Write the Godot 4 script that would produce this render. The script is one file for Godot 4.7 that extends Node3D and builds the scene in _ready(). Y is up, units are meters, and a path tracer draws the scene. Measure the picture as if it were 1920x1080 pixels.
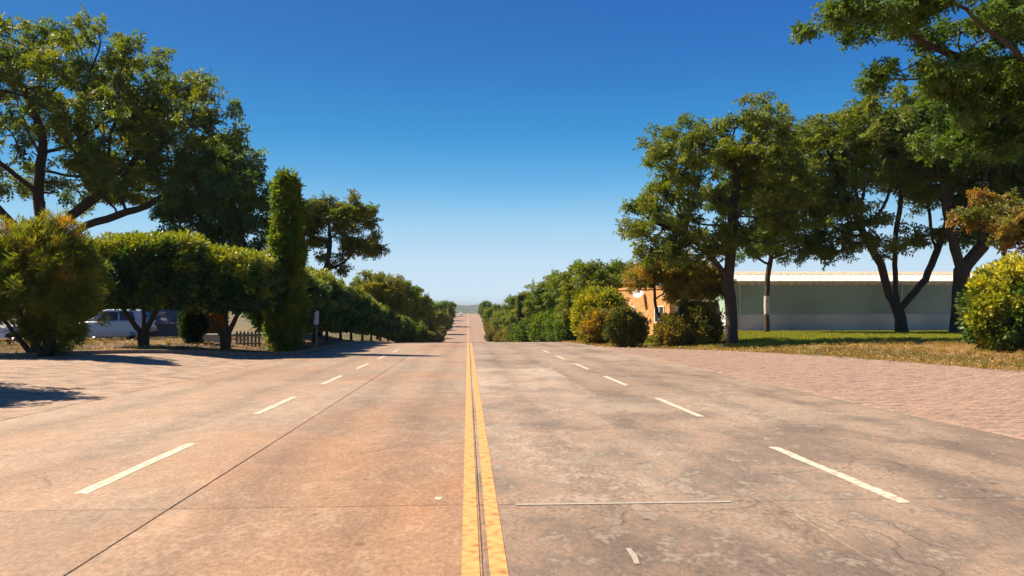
extends Node3D
# A four-lane concrete road between big trees, sunlit from ahead and to the side. x is across the road, d = -z is along it.

const SUN_AZ := 66.0      # to the left of the road's line
const SUN_EL := 48.0
const EXPOSURE := 2.4

var rng := RandomNumberGenerator.new()
var M := {}
var LEAF := {}

class Geo:
	var v := PackedVector3Array()
	var n := PackedVector3Array()
	var uv := PackedVector2Array()
	var uv2 := PackedVector2Array()
	var c := PackedColorArray()
	var i := PackedInt32Array()

	func quad(a: Vector3, b: Vector3, cc: Vector3, d: Vector3) -> void:
		# a quad whose four corners run anticlockwise seen from its front
		var k := v.size()
		v.append_array(PackedVector3Array([a, b, cc, d]))
		i.append_array(PackedInt32Array([k, k + 2, k + 1, k, k + 3, k + 2]))

	func tri(a: Vector3, b: Vector3, cc: Vector3) -> void:
		var k := v.size()
		v.append_array(PackedVector3Array([a, b, cc]))
		i.append_array(PackedInt32Array([k, k + 2, k + 1]))

	func box(lo: Vector3, hi: Vector3, bevel := 0.0) -> void:
		# bevel cuts the top edges
		var b := bevel
		var y1 := hi.y - b
		var p := [Vector3(lo.x, lo.y, lo.z), Vector3(hi.x, lo.y, lo.z), Vector3(hi.x, lo.y, hi.z), Vector3(lo.x, lo.y, hi.z)]
		var q := [Vector3(lo.x, y1, lo.z), Vector3(hi.x, y1, lo.z), Vector3(hi.x, y1, hi.z), Vector3(lo.x, y1, hi.z)]
		var t := [Vector3(lo.x + b, hi.y, lo.z + b), Vector3(hi.x - b, hi.y, lo.z + b), Vector3(hi.x - b, hi.y, hi.z - b), Vector3(lo.x + b, hi.y, hi.z - b)]
		for k in 4:
			var j := (k + 1) % 4
			quad(p[j], p[k], q[k], q[j])
			if b > 0.0:
				quad(q[j], q[k], t[k], t[j])
		quad(t[3], t[2], t[1], t[0])
		quad(p[0], p[1], p[2], p[3])

	func tube(pts: PackedVector3Array, rad: PackedFloat32Array, sides: int, flat := 1.0) -> void:
		var m := pts.size()
		if m < 2:
			return
		var first := v.size()
		var side := Vector3.ZERO
		for k in m:
			var along := (pts[mini(k + 1, m - 1)] - pts[maxi(k - 1, 0)]).normalized()
			if k == 0:
				side = along.cross(Vector3(0.31, 0.2, 0.93)).normalized()
			side = (side - along * side.dot(along)).normalized()
			var up := side.cross(along)
			for s in sides:
				var a := TAU * s / sides
				var o := side * cos(a) + up * sin(a) * flat
				v.append(pts[k] + o * rad[k])
				n.append(o.normalized())
				uv.append(Vector2(float(s) / sides * 2.0, k * 0.4))
		for k in m - 1:
			for s in sides:
				var s2 := (s + 1) % sides
				var a := first + k * sides + s
				var b := first + k * sides + s2
				i.append_array(PackedInt32Array([a, b, a + sides, b, b + sides, a + sides]))

	func mesh() -> ArrayMesh:
		var a := []
		a.resize(Mesh.ARRAY_MAX)
		a[Mesh.ARRAY_VERTEX] = v
		if n.size() == v.size():
			a[Mesh.ARRAY_NORMAL] = n
		if uv.size() == v.size():
			a[Mesh.ARRAY_TEX_UV] = uv
		if uv2.size() == v.size():
			a[Mesh.ARRAY_TEX_UV2] = uv2
		if c.size() == v.size():
			a[Mesh.ARRAY_COLOR] = c
		a[Mesh.ARRAY_INDEX] = i
		var m := ArrayMesh.new()
		m.add_surface_from_arrays(Mesh.PRIMITIVE_TRIANGLES, a)
		return m

# ---------------------------------------------------------------- naming
var used := {}
func numbered(s: String) -> String:
	used[s] = used.get(s, -1) + 1
	return s if used[s] == 0 else "%s_%03d" % [s, used[s]]

func thing(called: String, label: String, category: String, at := Vector3.ZERO, turn := 0.0, group := "") -> Node3D:
	var o := Node3D.new()
	o.name = numbered(called)
	add_child(o)
	o.position = at
	o.rotation.y = turn
	tag(o, label, category, group)
	return o

func tag(o: Node, label: String, category: String, group := "") -> void:
	o.set_meta("label", label)
	o.set_meta("category", category)
	if group:
		o.set_meta("group", group)

func part(called: String, m: Mesh, mat: Material, parent: Node) -> MeshInstance3D:
	var o := MeshInstance3D.new()
	o.name = called
	o.mesh = m
	o.material_override = mat
	parent.add_child(o, true)
	return o

func struct_root(called: String) -> Node3D:
	var o := Node3D.new()
	o.name = called
	o.set_meta("kind", "structure")
	add_child(o)
	return o

func copy_of(o: Node3D, at: Vector3, turn: float, s: Vector3, label: String, category := "") -> Node3D:
	var c: Node3D = o.duplicate()
	c.name = numbered(String(o.name).rstrip("0123456789").rstrip("_"))
	add_child(c)
	c.position = at
	c.rotation.y = turn
	c.scale = s
	c.set_meta("label", label)
	if category:
		c.set_meta("category", category)
	return c

# ---------------------------------------------------------------- the lie of the land
var PD := [-60.0, 0.0, 20.0, 40.0, 50.0, 60.0, 80.0, 110.0, 150.0, 200.0, 231.0, 280.0, 340.0, 400.0, 442.0, 480.0, 600.0, 1000.0, 4000.0]
var PH := [0.96, 0.0, -0.32, -0.64, -0.83, -1.2, -2.2, -3.9, -6.4, -8.4, -8.4, -7.3, -5.7, -4.1, -3.2, -3.4, -9.0, -30.0, -40.0]
var SH := [1.2, 0.15, 0.0, -0.14, -0.25, -0.45, -1.0, -1.9, -2.7, -3.4, -3.5, -3.4, -3.2, -2.8, -2.6, -3.2, -9.0, -30.0, -40.0]

func along(h: Array, d: float) -> float:
	var k := 0
	while k < PD.size() - 2 and d > PD[k + 1]:
		k += 1
	var t: float = clampf((d - PD[k]) / (PD[k + 1] - PD[k]), 0.0, 1.0)
	var h0: float = h[maxi(k - 1, 0)]
	var h3: float = h[mini(k + 2, PD.size() - 1)]
	var m1: float = (h[k + 1] - h0) / (PD[k + 1] - PD[maxi(k - 1, 0)])
	var m2: float = (h3 - h[k]) / (PD[mini(k + 2, PD.size() - 1)] - PD[k])
	var w: float = PD[k + 1] - PD[k]
	var t2 := t * t
	var t3 := t2 * t
	return (2 * t3 - 3 * t2 + 1) * h[k] + (t3 - 2 * t2 + t) * w * m1 + (-2 * t3 + 3 * t2) * h[k + 1] + (t3 - t2) * w * m2

func hr(d: float) -> float:
	if d <= 40.0:
		return -0.016 * d
	return along(PH, d)

func H(x: float, d: float) -> float:
	var r := hr(d)
	var s := along(SH, d)
	if x > 0:
		return lerpf(r, maxf(r, s), smoothstep(8.0, 20.0, x))
	return lerpf(r, maxf(r, lerpf(r, s, 0.75)), smoothstep(7.6, 12.5, -x))

func lawn_edge(d: float) -> float:    # x at which the lawn begins beyond the brick paving
	var e := [[0.0, 15.0], [12.0, 14.6], [20.5, 14.1], [28.7, 13.1], [36.0, 11.2], [40.0, 9.4], [43.5, 7.4], [46.0, 7.1], [999.0, 7.1]]
	for k in e.size() - 1:
		if d <= e[k + 1][0]:
			return lerpf(e[k][1], e[k + 1][1], (d - e[k][0]) / (e[k + 1][0] - e[k][0]))
	return 7.1

func bed_edge(x: float) -> float:     # d at which the planted bed begins beyond the side apron (x < -7)
	var e := [[-60.0, 24.0], [-20.0, 25.0], [-15.0, 26.6], [-12.0, 29.4], [-10.0, 31.6], [-8.2, 33.2], [-7.3, 35.5], [0.0, 35.5]]
	for k in e.size() - 1:
		if x <= e[k + 1][0]:
			return lerpf(e[k][1], e[k + 1][1], (x - e[k][0]) / (e[k + 1][0] - e[k][0]))
	return 35.5

func base(x: float, d: float) -> Vector3:
	return Vector3(x, H(x, d) - 0.04, -d)

# ---------------------------------------------------------------- materials
func noise_tex(freq: float, ramp: Array, size := 512, oct := 4, sd := 1, normal := false, bump := 4.0) -> NoiseTexture2D:
	var f := FastNoiseLite.new()
	f.seed = sd
	f.frequency = freq
	f.fractal_octaves = oct
	var t := NoiseTexture2D.new()
	t.width = size
	t.height = size
	t.seamless = true
	t.noise = f
	if normal:
		t.as_normal_map = true
		t.bump_strength = bump
	else:
		var g := Gradient.new()
		g.offsets = PackedFloat32Array(range(ramp.size()).map(func(k): return float(k) / (ramp.size() - 1)))
		g.colors = PackedColorArray(ramp)
		t.color_ramp = g
	return t

func lin(r: float, g: float, b: float) -> Color:
	return Color(r, g, b).linear_to_srgb()

func mat(col: Color, rough := 0.8, metal := 0.0) -> StandardMaterial3D:
	var m := StandardMaterial3D.new()
	m.albedo_color = col
	m.roughness = rough
	m.metallic = metal
	return m

func tri(m: StandardMaterial3D, tex: Texture2D, scale: float, nrm: Texture2D = null, ns := 1.0) -> StandardMaterial3D:
	m.albedo_texture = tex
	m.uv1_triplanar = true
	m.uv1_world_triplanar = true
	m.uv1_scale = Vector3.ONE * scale
	if nrm:
		m.normal_enabled = true
		m.normal_texture = nrm
		m.normal_scale = ns
	return m

func leaf_mat(trans: Color, rough := 0.5) -> StandardMaterial3D:
	var m := StandardMaterial3D.new()
	m.vertex_color_use_as_albedo = true
	m.roughness = rough
	m.metallic_specular = 0.4
	m.backlight_enabled = true
	m.backlight = trans
	m.cull_mode = BaseMaterial3D.CULL_DISABLED
	return m

func road_map() -> ImageTexture:
	# worn and tinted concrete of the whole near carriageway: x -8..8, d 3..43
	var w := 1024
	var h := 1536
	var ns := []
	for k in 4:
		var f := FastNoiseLite.new()
		f.seed = 11 + k
		f.frequency = [0.004, 0.011, 0.05, 0.27][k]
		f.fractal_octaves = [4, 5, 4, 3][k]
		ns.append(f.get_image(w, h, false, false, true).get_data())
	var a: PackedByteArray = ns[0]
	var b: PackedByteArray = ns[1]
	var c: PackedByteArray = ns[2]
	var e: PackedByteArray = ns[3]
	var px := PackedByteArray()
	px.resize(w * h * 3)
	var at := 0
	var k := 0
	for j in h:
		var d := 3.0 + 40.0 * (j + 0.5) / h
		var near := smoothstep(20.0, 5.0, d)
		for i in w:
			var x := -8.0 + 16.0 * (i + 0.5) / w
			var n0 := a[k] / 255.0 - 0.5
			var n1 := b[k] / 255.0 - 0.5
			var n2 := c[k] / 255.0 - 0.5
			var n3 := e[k] / 255.0 - 0.5
			k += 1
			var r := 0.0
			var g := 0.0
			var bl := 0.0
			var xw := x + n1 * 0.25
			if xw < 0.08:
				# laterite dust has stained this half, most of all the inner lane
				var o := clampf(0.22 + 0.36 * near * smoothstep(-3.2, -1.9, xw) + n0 * 0.55 + n1 * 0.3, 0.0, 1.0)
				r = lerpf(0.805, 0.815, o)
				g = lerpf(0.715, 0.610, o)
				bl = lerpf(0.635, 0.450, o)
			else:
				var o := clampf(0.25 + n0 * 0.6 + n1 * 0.5 + 0.25 * near * smoothstep(2.6, 0.2, x), 0.0, 1.0)
				r = lerpf(0.815, 0.815, o)
				g = lerpf(0.735, 0.665, o)
				bl = lerpf(0.665, 0.560, o)
				var grime := smoothstep(0.0, 0.42, n1 * 1.2 + n0 * 0.4 + n2 * 0.8 + n3 * 0.5 + 0.16 * near + 0.2 * smoothstep(3.8, 6.5, x) * smoothstep(8.0, 5.5, d))
				r *= 1.0 - 0.24 * grime
				g *= 1.0 - 0.21 * grime
				bl *= 1.0 - 0.18 * grime
			# rubbed tyre tracks, pale scuffs, fine speckle
			var tr := 0.0
			for tx in [-6.0, -4.2, -1.9, -0.75, 1.1, 2.5, 4.6, 6.0]:
				tr = maxf(tr, 1.0 - absf(x + n0 * 0.5 - tx) / 0.42)
			var m := 1.0 + n2 * (0.12 if x < 0.08 else 0.2) + n3 * (0.26 if x < 0.08 else 0.36) + n1 * 0.13 + rng.randf_range(-0.07, 0.07) - 0.10 * maxf(tr, 0.0)
			var scuff := smoothstep(0.13, 0.32, n2 - n0 * 0.4 + n3 * 0.5) * (0.5 if x < 0.08 else 0.95)
			var wd := 1.0 - maxf(absf(x - 2.75 + n2 * 0.3) / 0.75, absf(d - 13.7 + n2) / 0.9)
			scuff = maxf(scuff, clampf(wd * 1.6 + n2, 0.0, 0.7))
			r = lerpf(r * m, 0.90, scuff * 0.5)
			g = lerpf(g * m, 0.85, scuff * 0.5)
			bl = lerpf(bl * m, 0.79, scuff * 0.5)
			px[at] = clampi(int(r * 255.0), 0, 255)
			px[at + 1] = clampi(int(g * 255.0), 0, 255)
			px[at + 2] = clampi(int(bl * 255.0), 0, 255)
			at += 3
	# oil drips down the middle of the lanes
	for q in 300:
		var cx: float = [-5.1, -1.25, 1.8, 4.9][rng.randi() % 4] + rng.randfn() * 0.28
		var cd := rng.randf_range(3.2, 30.0)
		var rad := rng.randf_range(0.012, 0.045)
		var dark := rng.randf_range(0.72, 0.93)
		for v3 in range(int((cd - rad - 3.0) / 40.0 * h), int((cd + rad - 3.0) / 40.0 * h) + 1):
			for u3 in range(int((cx - rad + 8.0) / 16.0 * w), int((cx + rad + 8.0) / 16.0 * w) + 1):
				if u3 < 0 or u3 >= w or v3 < 0 or v3 >= h:
					continue
				var off := Vector2((u3 + 0.5) / w * 16.0 - 8.0 - cx, ((v3 + 0.5) / h * 40.0 + 3.0 - cd) * 0.8).length() / rad
				var f3 := lerpf(dark, 1.0, smoothstep(0.4, 1.15, off))
				for z in 3:
					px[(v3 * w + u3) * 3 + z] = int(px[(v3 * w + u3) * 3 + z] * f3)
	# hairline cracks
	var walks := [[2.6, 4.2, 1.2], [4.0, 7.6, 0.4], [1.2, 9.4, 1.7], [5.2, 11.0, 2.6], [-4.6, 6.4, 1.4], [-1.2, 12.5, 0.5], [-5.4, 14.0, 2.2], [3.2, 15.0, 1.5], [0.8, 5.8, 0.1], [5.8, 5.0, 2.0]]
	for wk in walks:
		var p := Vector2(wk[0], wk[1])
		var a2: float = wk[2]
		for q in 260:
			a2 += rng.randf_range(-0.33, 0.33)
			p += Vector2(cos(a2), sin(a2)) * 0.012
			var u := int((p.x + 8.0) / 16.0 * w)
			var v2 := int((p.y - 3.0) / 40.0 * h)
			if u < 1 or v2 < 0 or u >= w - 1 or v2 >= h:
				continue
			var o2 := (v2 * w + u) * 3
			for z in 3:
				px[o2 + z] = int(px[o2 + z] * 0.86)
	return ImageTexture.create_from_image(Image.create_from_data(w, h, false, Image.FORMAT_RGB8, px))

func make_materials() -> void:
	var grain := noise_tex(0.22, [Color(0.50, 0.49, 0.48), Color(0.80, 0.80, 0.80), Color(0.90, 0.90, 0.90), Color(1, 1, 1)], 512, 3, 5)
	var grain_n := noise_tex(0.18, [], 512, 4, 6, true, 3.0)
	var rm := road_map()
	for k in 4:
		var m := mat([lin(0.575, 0.54, 0.50), lin(0.535, 0.50, 0.46), lin(0.61, 0.575, 0.535), lin(0.72, 0.69, 0.65)][k], 0.78)
		m.albedo_texture = grain
		m.normal_enabled = true
		m.normal_texture = grain_n
		m.normal_scale = 0.22
		m.detail_enabled = true
		m.detail_albedo = rm
		m.detail_blend_mode = BaseMaterial3D.BLEND_MODE_MUL
		m.detail_uv_layer = BaseMaterial3D.DETAIL_UV_2
		M["slab%d" % k] = m
	var blot := noise_tex(0.012, [Color(0.62, 0.60, 0.58), Color(0.80, 0.79, 0.77), Color(0.93, 0.92, 0.90), Color(1, 1, 1)], 1024, 6, 21)
	M.far_road = tri(mat(lin(0.31, 0.205, 0.15), 0.8), blot, 0.06, grain_n, 0.3)
	M.apron = tri(mat(lin(0.33, 0.228, 0.167), 0.85), blot, 0.11, grain_n, 0.4)
	M.kerb = tri(mat(lin(0.25, 0.19, 0.145), 0.85), blot, 0.5, grain_n, 0.5)
	M.joint = tri(mat(lin(0.21, 0.145, 0.10), 0.95), blot, 0.5)
	M.earth = tri(mat(Color.WHITE, 0.95), noise_tex(0.03, [Color(0.55, 0.52, 0.48), Color(0.8, 0.78, 0.75), Color(1, 0.98, 0.95)], 1024, 6, 31), 0.25, grain_n, 0.8)
	M.earth.vertex_color_use_as_albedo = true
	var wear := noise_tex(0.05, [Color(0.50, 0.46, 0.42), Color(0.66, 0.63, 0.60), Color(0.90, 0.89, 0.87), Color(0.97, 0.97, 0.96), Color(1, 1, 1)], 512, 6, 41)
	var scrape := noise_tex(0.02, [Color(0.62, 0.57, 0.53), Color(0.86, 0.84, 0.82), Color(0.95, 0.95, 0.94), Color(1, 1, 1)], 512, 7, 43)
	M.yellow = tri(mat(lin(0.64, 0.325, 0.10), 0.6), scrape, 0.7)
	M.white = tri(mat(lin(0.60, 0.53, 0.43), 0.6), scrape, 0.9)
	M.worn_white = tri(mat(lin(0.42, 0.38, 0.33), 0.7), wear, 2.5)
	M.brick = mat(Color.WHITE, 0.9)
	M.brick.vertex_color_use_as_albedo = true
	tri(M.brick, grain, 1.2)
	M.bark = tri(mat(lin(0.105, 0.078, 0.058), 0.95), noise_tex(0.03, [Color(0.35, 0.33, 0.3), Color(0.75, 0.72, 0.68), Color(1, 1, 1)], 512, 5, 51), 1.6, noise_tex(0.03, [], 512, 5, 51, true, 8.0), 1.0)
	M.pale_bark = tri(mat(lin(0.30, 0.25, 0.20), 0.95), M.bark.albedo_texture, 1.2, M.bark.normal_texture, 0.7)
	M.limewash = tri(mat(lin(0.66, 0.63, 0.58), 0.9), wear, 1.1)
	M.leaf = leaf_mat(Color(0.98, 1.0, 0.48))
	M.leaf_glossy = leaf_mat(Color(0.78, 0.84, 0.38), 0.42)
	M.grass = leaf_mat(Color(0.72, 0.76, 0.45), 0.7)
	# building and car materials
	var soft := noise_tex(0.004, [Color(0.82, 0.82, 0.82), Color(0.93, 0.93, 0.93), Color(1, 1, 1)], 512, 3, 61)
	M.wall_green = tri(mat(lin(0.31, 0.44, 0.37), 0.85), soft, 0.07, grain_n, 0.2)
	M.wall_grey = tri(mat(lin(0.60, 0.63, 0.60), 0.85), soft, 0.09, grain_n, 0.2)
	M.roof_white = tri(mat(lin(0.80, 0.78, 0.73), 0.45, 0.0), blot, 0.2)
	M.trim_beige = tri(mat(lin(0.70, 0.60, 0.48), 0.7), blot, 0.3)
	M.orange = tri(mat(lin(0.72, 0.36, 0.13), 0.85), blot, 0.17, grain_n, 0.3)
	M.pink = tri(mat(lin(0.72, 0.56, 0.46), 0.85), blot, 0.2)
	M.cream = tri(mat(lin(0.72, 0.67, 0.58), 0.85), blot, 0.2)
	M.tile = tri(mat(lin(0.16, 0.155, 0.165), 0.85), blot, 0.4, grain_n, 0.5)
	M.grey_wall = tri(mat(lin(0.22, 0.21, 0.22), 0.9), blot, 0.5, grain_n, 0.8)
	M.glass = mat(lin(0.03, 0.035, 0.045), 0.08)
	M.white_paint = mat(lin(0.80, 0.80, 0.78), 0.4)
	M.rubber = mat(lin(0.02, 0.02, 0.02), 0.85)
	M.steel = mat(lin(0.45, 0.45, 0.46), 0.4, 0.7)
	M.galv = tri(mat(lin(0.33, 0.34, 0.36), 0.6, 0.3), wear, 1.0)
	M.lamp_red = mat(lin(0.45, 0.02, 0.015), 0.2)
	M.lamp_clear = mat(lin(0.7, 0.7, 0.7), 0.12)
	M.stone = tri(mat(lin(0.34, 0.30, 0.26), 0.9), blot, 1.3, grain_n, 0.8)

# ---------------------------------------------------------------- foliage
func leaf(g: Geo, at: Vector3, dir: Vector3, side: Vector3, ln: float, wd: float, fold: float) -> void:
	var up := side.cross(dir).normalized()
	var m := at + dir * ln * 0.45
	var k := g.v.size()
	g.v.append_array(PackedVector3Array([at, m + side * wd * 0.5 + up * fold, at + dir * ln, m - side * wd * 0.5 + up * fold]))
	g.i.append_array(PackedInt32Array([k, k + 1, k + 2, k, k + 2, k + 3]))

func rdir() -> Vector3:
	var z := rng.randf_range(-1, 1)
	var a := rng.randf() * TAU
	var r := sqrt(1 - z * z)
	return Vector3(r * cos(a), z, r * sin(a))

func make_sprays() -> void:
	# feathery spray of an acacia: three twigs with leaflets in pairs, nearly flat
	var g := Geo.new()
	for t in 4:
		var a := t * TAU / 4 + rng.randf_range(-0.5, 0.5)
		var dir := Vector3(cos(a), rng.randf_range(-0.1, 0.4), sin(a)).normalized()
		var ln := rng.randf_range(0.30, 0.46)
		var p := Vector3.ZERO
		for s in 5:
			p += dir * ln / 5.0
			dir = (dir + Vector3(0, -0.1, 0) + rdir() * 0.1).normalized()
			for q in [-1.0, 1.0]:
				var sd: Vector3 = (dir.cross(Vector3.UP) * q + dir * 0.45 + rdir() * 0.4).normalized()
				leaf(g, p, sd, sd.cross(Vector3.UP + rdir() * 0.9).normalized(), rng.randf_range(0.15, 0.23), rng.randf_range(0.075, 0.11), 0.012)
	LEAF.feather = g.mesh()
	# rounded tuft of broad leaves, mostly towards +y
	g = Geo.new()
	for t in 24:
		var dir := (rdir() + Vector3(0, 0.55, 0)).normalized()
		var at := dir * rng.randf_range(0.02, 0.15) + rdir() * 0.09
		leaf(g, at, (dir + rdir() * 0.5).normalized(), dir.cross(rdir()).normalized(), rng.randf_range(0.13, 0.19), rng.randf_range(0.07, 0.10), 0.012)
	LEAF.broad = g.mesh()
	# hanging pointed leaves of a mast tree
	g = Geo.new()
	for t in 26:
		var dir := (Vector3(0, 0.25, 0) + rdir() * 0.9)
		dir = (dir + Vector3(0, 0.2, 0)).normalized()
		leaf(g, rdir() * 0.14, (dir + Vector3(0, 0.1, 0)).normalized(), dir.cross(rdir()).normalized(), rng.randf_range(0.2, 0.32), rng.randf_range(0.055, 0.085), 0.012)
	LEAF.lance = g.mesh()
	# whisk of very thin long leaves
	g = Geo.new()
	for t in 34:
		var dir := (Vector3(0, 0.7, 0) + rdir() * 0.75).normalized()
		leaf(g, rdir() * 0.12, dir, dir.cross(rdir()).normalized(), rng.randf_range(0.14, 0.30), rng.randf_range(0.02, 0.034), 0.004)
	LEAF.whisk = g.mesh()
	# grass tuft
	g = Geo.new()
	for t in 16:
		var dir := (Vector3(0, 1.1, 0) + rdir() * 0.55).normalized()
		leaf(g, Vector3(rng.randf_range(-0.12, 0.12), -0.02, rng.randf_range(-0.12, 0.12)), dir, dir.cross(rdir()).normalized(), rng.randf_range(0.10, 0.2), 0.014, 0.0)
	LEAF.tuft = g.mesh()

func scatter(called: String, kind: String, m: Material, spots: Array, parent: Node) -> MultiMeshInstance3D:
	# spots: [Transform3D, Color]
	var mm := MultiMesh.new()
	mm.transform_format = MultiMesh.TRANSFORM_3D
	mm.use_colors = true
	mm.mesh = LEAF[kind]
	mm.instance_count = spots.size()
	for k in spots.size():
		var s: Array = spots[k]
		mm.set_instance_transform(k, s[0])
		mm.set_instance_color(k, s[1])
	var o := MultiMeshInstance3D.new()
	o.name = called
	o.multimesh = mm
	o.material_override = m
	o.set_meta("kind", "stuff")
	parent.add_child(o, true)
	return o

func facing(up: Vector3, s: float) -> Basis:
	var y := up.normalized()
	var x := y.cross(rdir()).normalized()
	return Basis(x, y, x.cross(y)).scaled(Vector3.ONE * s)

func pick(cols: Array, t: float, spread := 0.18) -> Color:
	# t 0..1 along the list of colours, with a bit of individual brightness
	var f := clampf(t, 0.0, 0.999) * (cols.size() - 1)
	var k := int(f)
	var c: Color = cols[k].lerp(cols[mini(k + 1, cols.size() - 1)], f - k)
	var b := 1.2 + rng.randf_range(-spread, spread)
	return Color(c.r * b * 1.08, c.g * b * 1.13, c.b * b * 1.25)

# leaf colours, linear
var GREEN := [Color(0.060, 0.095, 0.014), Color(0.105, 0.135, 0.016), Color(0.16, 0.165, 0.018), Color(0.21, 0.16, 0.02)]
var DEEP := [Color(0.045, 0.085, 0.018), Color(0.075, 0.12, 0.020), Color(0.13, 0.155, 0.02)]
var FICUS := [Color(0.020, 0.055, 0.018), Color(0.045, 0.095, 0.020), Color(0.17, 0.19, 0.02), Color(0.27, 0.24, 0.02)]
var YELLOW := [Color(0.10, 0.125, 0.014), Color(0.20, 0.20, 0.016), Color(0.32, 0.27, 0.018), Color(0.38, 0.25, 0.02)]
var BROWN := [Color(0.11, 0.10, 0.016), Color(0.20, 0.15, 0.02), Color(0.28, 0.15, 0.022), Color(0.32, 0.14, 0.025)]
var OLIVE := [Color(0.07, 0.085, 0.016), Color(0.12, 0.125, 0.018), Color(0.17, 0.15, 0.022), Color(0.30, 0.12, 0.02)]

# envelopes: list of [centre, radii]; pads of leaves are set through them, thickest near their skins
func pads_in(env: Array, count: int, pr: float, pflat: float, shell := 0.5, low := -0.55) -> Array:
	var pads := []
	var vol := []
	var total := 0.0
	for e in env:
		var w: float = pow(e[1].x * e[1].y * e[1].z, 0.8)
		total += w
		vol.append(total)
	var tries := 0
	while pads.size() < count and tries < count * 14:
		tries += 1
		var r := rng.randf() * total
		var k := 0
		while vol[k] < r:
			k += 1
		var e: Array = env[k]
		var d := rdir()
		if d.y < low:
			continue
		var p: Vector3 = e[0] + d * e[1] * pow(rng.randf_range(shell * shell, 1.0), 0.5)
		var ok := true
		for q in pads:
			var df: Vector3 = q[0] - p
			df.y *= 1.6
			if df.length() < pr * 1.05:
				ok = false
				break
		if ok:
			var s := pr * rng.randf_range(0.7, 1.25)
			pads.append([p, Vector3(s, s * pflat, s), rng.randf()])
	return pads

func grow(stems: Array, targets: PackedVector3Array, step: float, kill: float, steer := 0.12) -> Array:
	# space colonization; returns [positions, parents]
	var pos := PackedVector3Array()
	var par := PackedInt32Array()
	var first_end := 0
	for s in stems:
		var last := -1
		if s[0] is int:
			last = mini(s[0], first_end)
			s = s.slice(1)
		for k in s.size():
			var p: Vector3 = s[k]
			if last >= 0:
				var from := pos[last]
				var m := maxi(1, int(from.distance_to(p) / step))
				for q in m - 1:
					pos.append(from.lerp(p, float(q + 1) / m) + rdir() * step * 0.07)
					par.append(last)
					last = pos.size() - 1
			pos.append(p)
			par.append(last)
			last = pos.size() - 1
		first_end = last if first_end == 0 else first_end
	var n := targets.size()
	var near := PackedInt32Array()
	var dist := PackedFloat32Array()
	near.resize(n)
	dist.resize(n)
	var alive := []
	for a in n:
		var best := INF
		for k in pos.size():
			var q := pos[k].distance_squared_to(targets[a])
			if q < best:
				best = q
				near[a] = k
		dist[a] = best
		alive.append(a)
	var kids := PackedInt32Array()
	kids.resize(pos.size())
	var it := 0
	while alive.size() and it < 160:
		it += 1
		var pull := {}
		for a in alive:
			var k := near[a]
			pull[k] = pull.get(k, Vector3.ZERO) + (targets[a] - pos[k]).normalized()
		var first := pos.size()
		for k in pull:
			if kids[k] >= 4:
				continue
			var dir: Vector3 = pull[k].normalized()
			if par[k] >= 0:
				dir = (dir + (pos[k] - pos[par[k]]).normalized() * 0.35 + rdir() * steer).normalized()
			pos.append(pos[k] + dir * step)
			par.append(k)
			kids[k] += 1
			kids.append(0)
		if pos.size() == first:
			break
		var left := []
		var kk := kill * kill
		for a in alive:
			var t := targets[a]
			var best := dist[a]
			var bn := near[a]
			for k in range(first, pos.size()):
				var q := pos[k].distance_squared_to(t)
				if q < best:
					best = q
					bn = k
			dist[a] = best
			near[a] = bn
			if best > kk:
				left.append(a)
		alive = left
	# keep only the wood that carries a target
	var keep := PackedByteArray()
	keep.resize(pos.size())
	for a in n:
		var k := near[a]
		while k >= 0 and keep[k] == 0:
			keep[k] = 1
			k = par[k]
	var now := PackedInt32Array()
	now.resize(pos.size())
	var pos2 := PackedVector3Array()
	var par2 := PackedInt32Array()
	for k in pos.size():
		if keep[k]:
			now[k] = pos2.size()
			pos2.append(pos[k])
			par2.append(now[par[k]] if par[k] >= 0 else -1)
	return [pos2, par2]

func wood(pos: PackedVector3Array, par: PackedInt32Array, r0: float, rmin: float, power := 0.46, flare := 1.5) -> ArrayMesh:
	var n := pos.size()
	var cnt := PackedFloat32Array()
	cnt.resize(n)
	var heavy := PackedInt32Array()
	heavy.resize(n)
	heavy.fill(-1)
	for k in range(n - 1, -1, -1):
		cnt[k] += 0.15
		if heavy[k] < 0:
			cnt[k] += 1.0
		if par[k] >= 0:
			cnt[par[k]] += cnt[k]
			if heavy[par[k]] < 0 or cnt[heavy[par[k]]] < cnt[k]:
				heavy[par[k]] = k
	var most := 0.0
	for k in n:
		if par[k] < 0:
			most = maxf(most, cnt[k])
	var g := Geo.new()
	for k in n:
		if par[k] >= 0 and heavy[par[k]] == k:
			continue
		var pts := PackedVector3Array()
		var rad := PackedFloat32Array()
		var c := k
		if par[k] >= 0:
			pts.append(pos[par[k]])
			rad.append(maxf(rmin, r0 * pow(cnt[k] / most, power)))
		while c >= 0:
			var r := maxf(rmin, r0 * pow(cnt[c] / most, power))
			if par[k] < 0:
				r *= 1.0 + (flare - 1.0) * exp(-(pos[c].y - pos[k].y) / maxf(r0 * 1.6, 0.05))
			pts.append(pos[c])
			rad.append(r)
			c = heavy[c]
		if pts.size() >= 2:
			rad[rad.size() - 1] *= 0.5
			g.tube(pts, rad, 10 if rad[0] > 0.12 else (6 if rad[0] > 0.04 else 4))
	return g.mesh()

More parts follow.
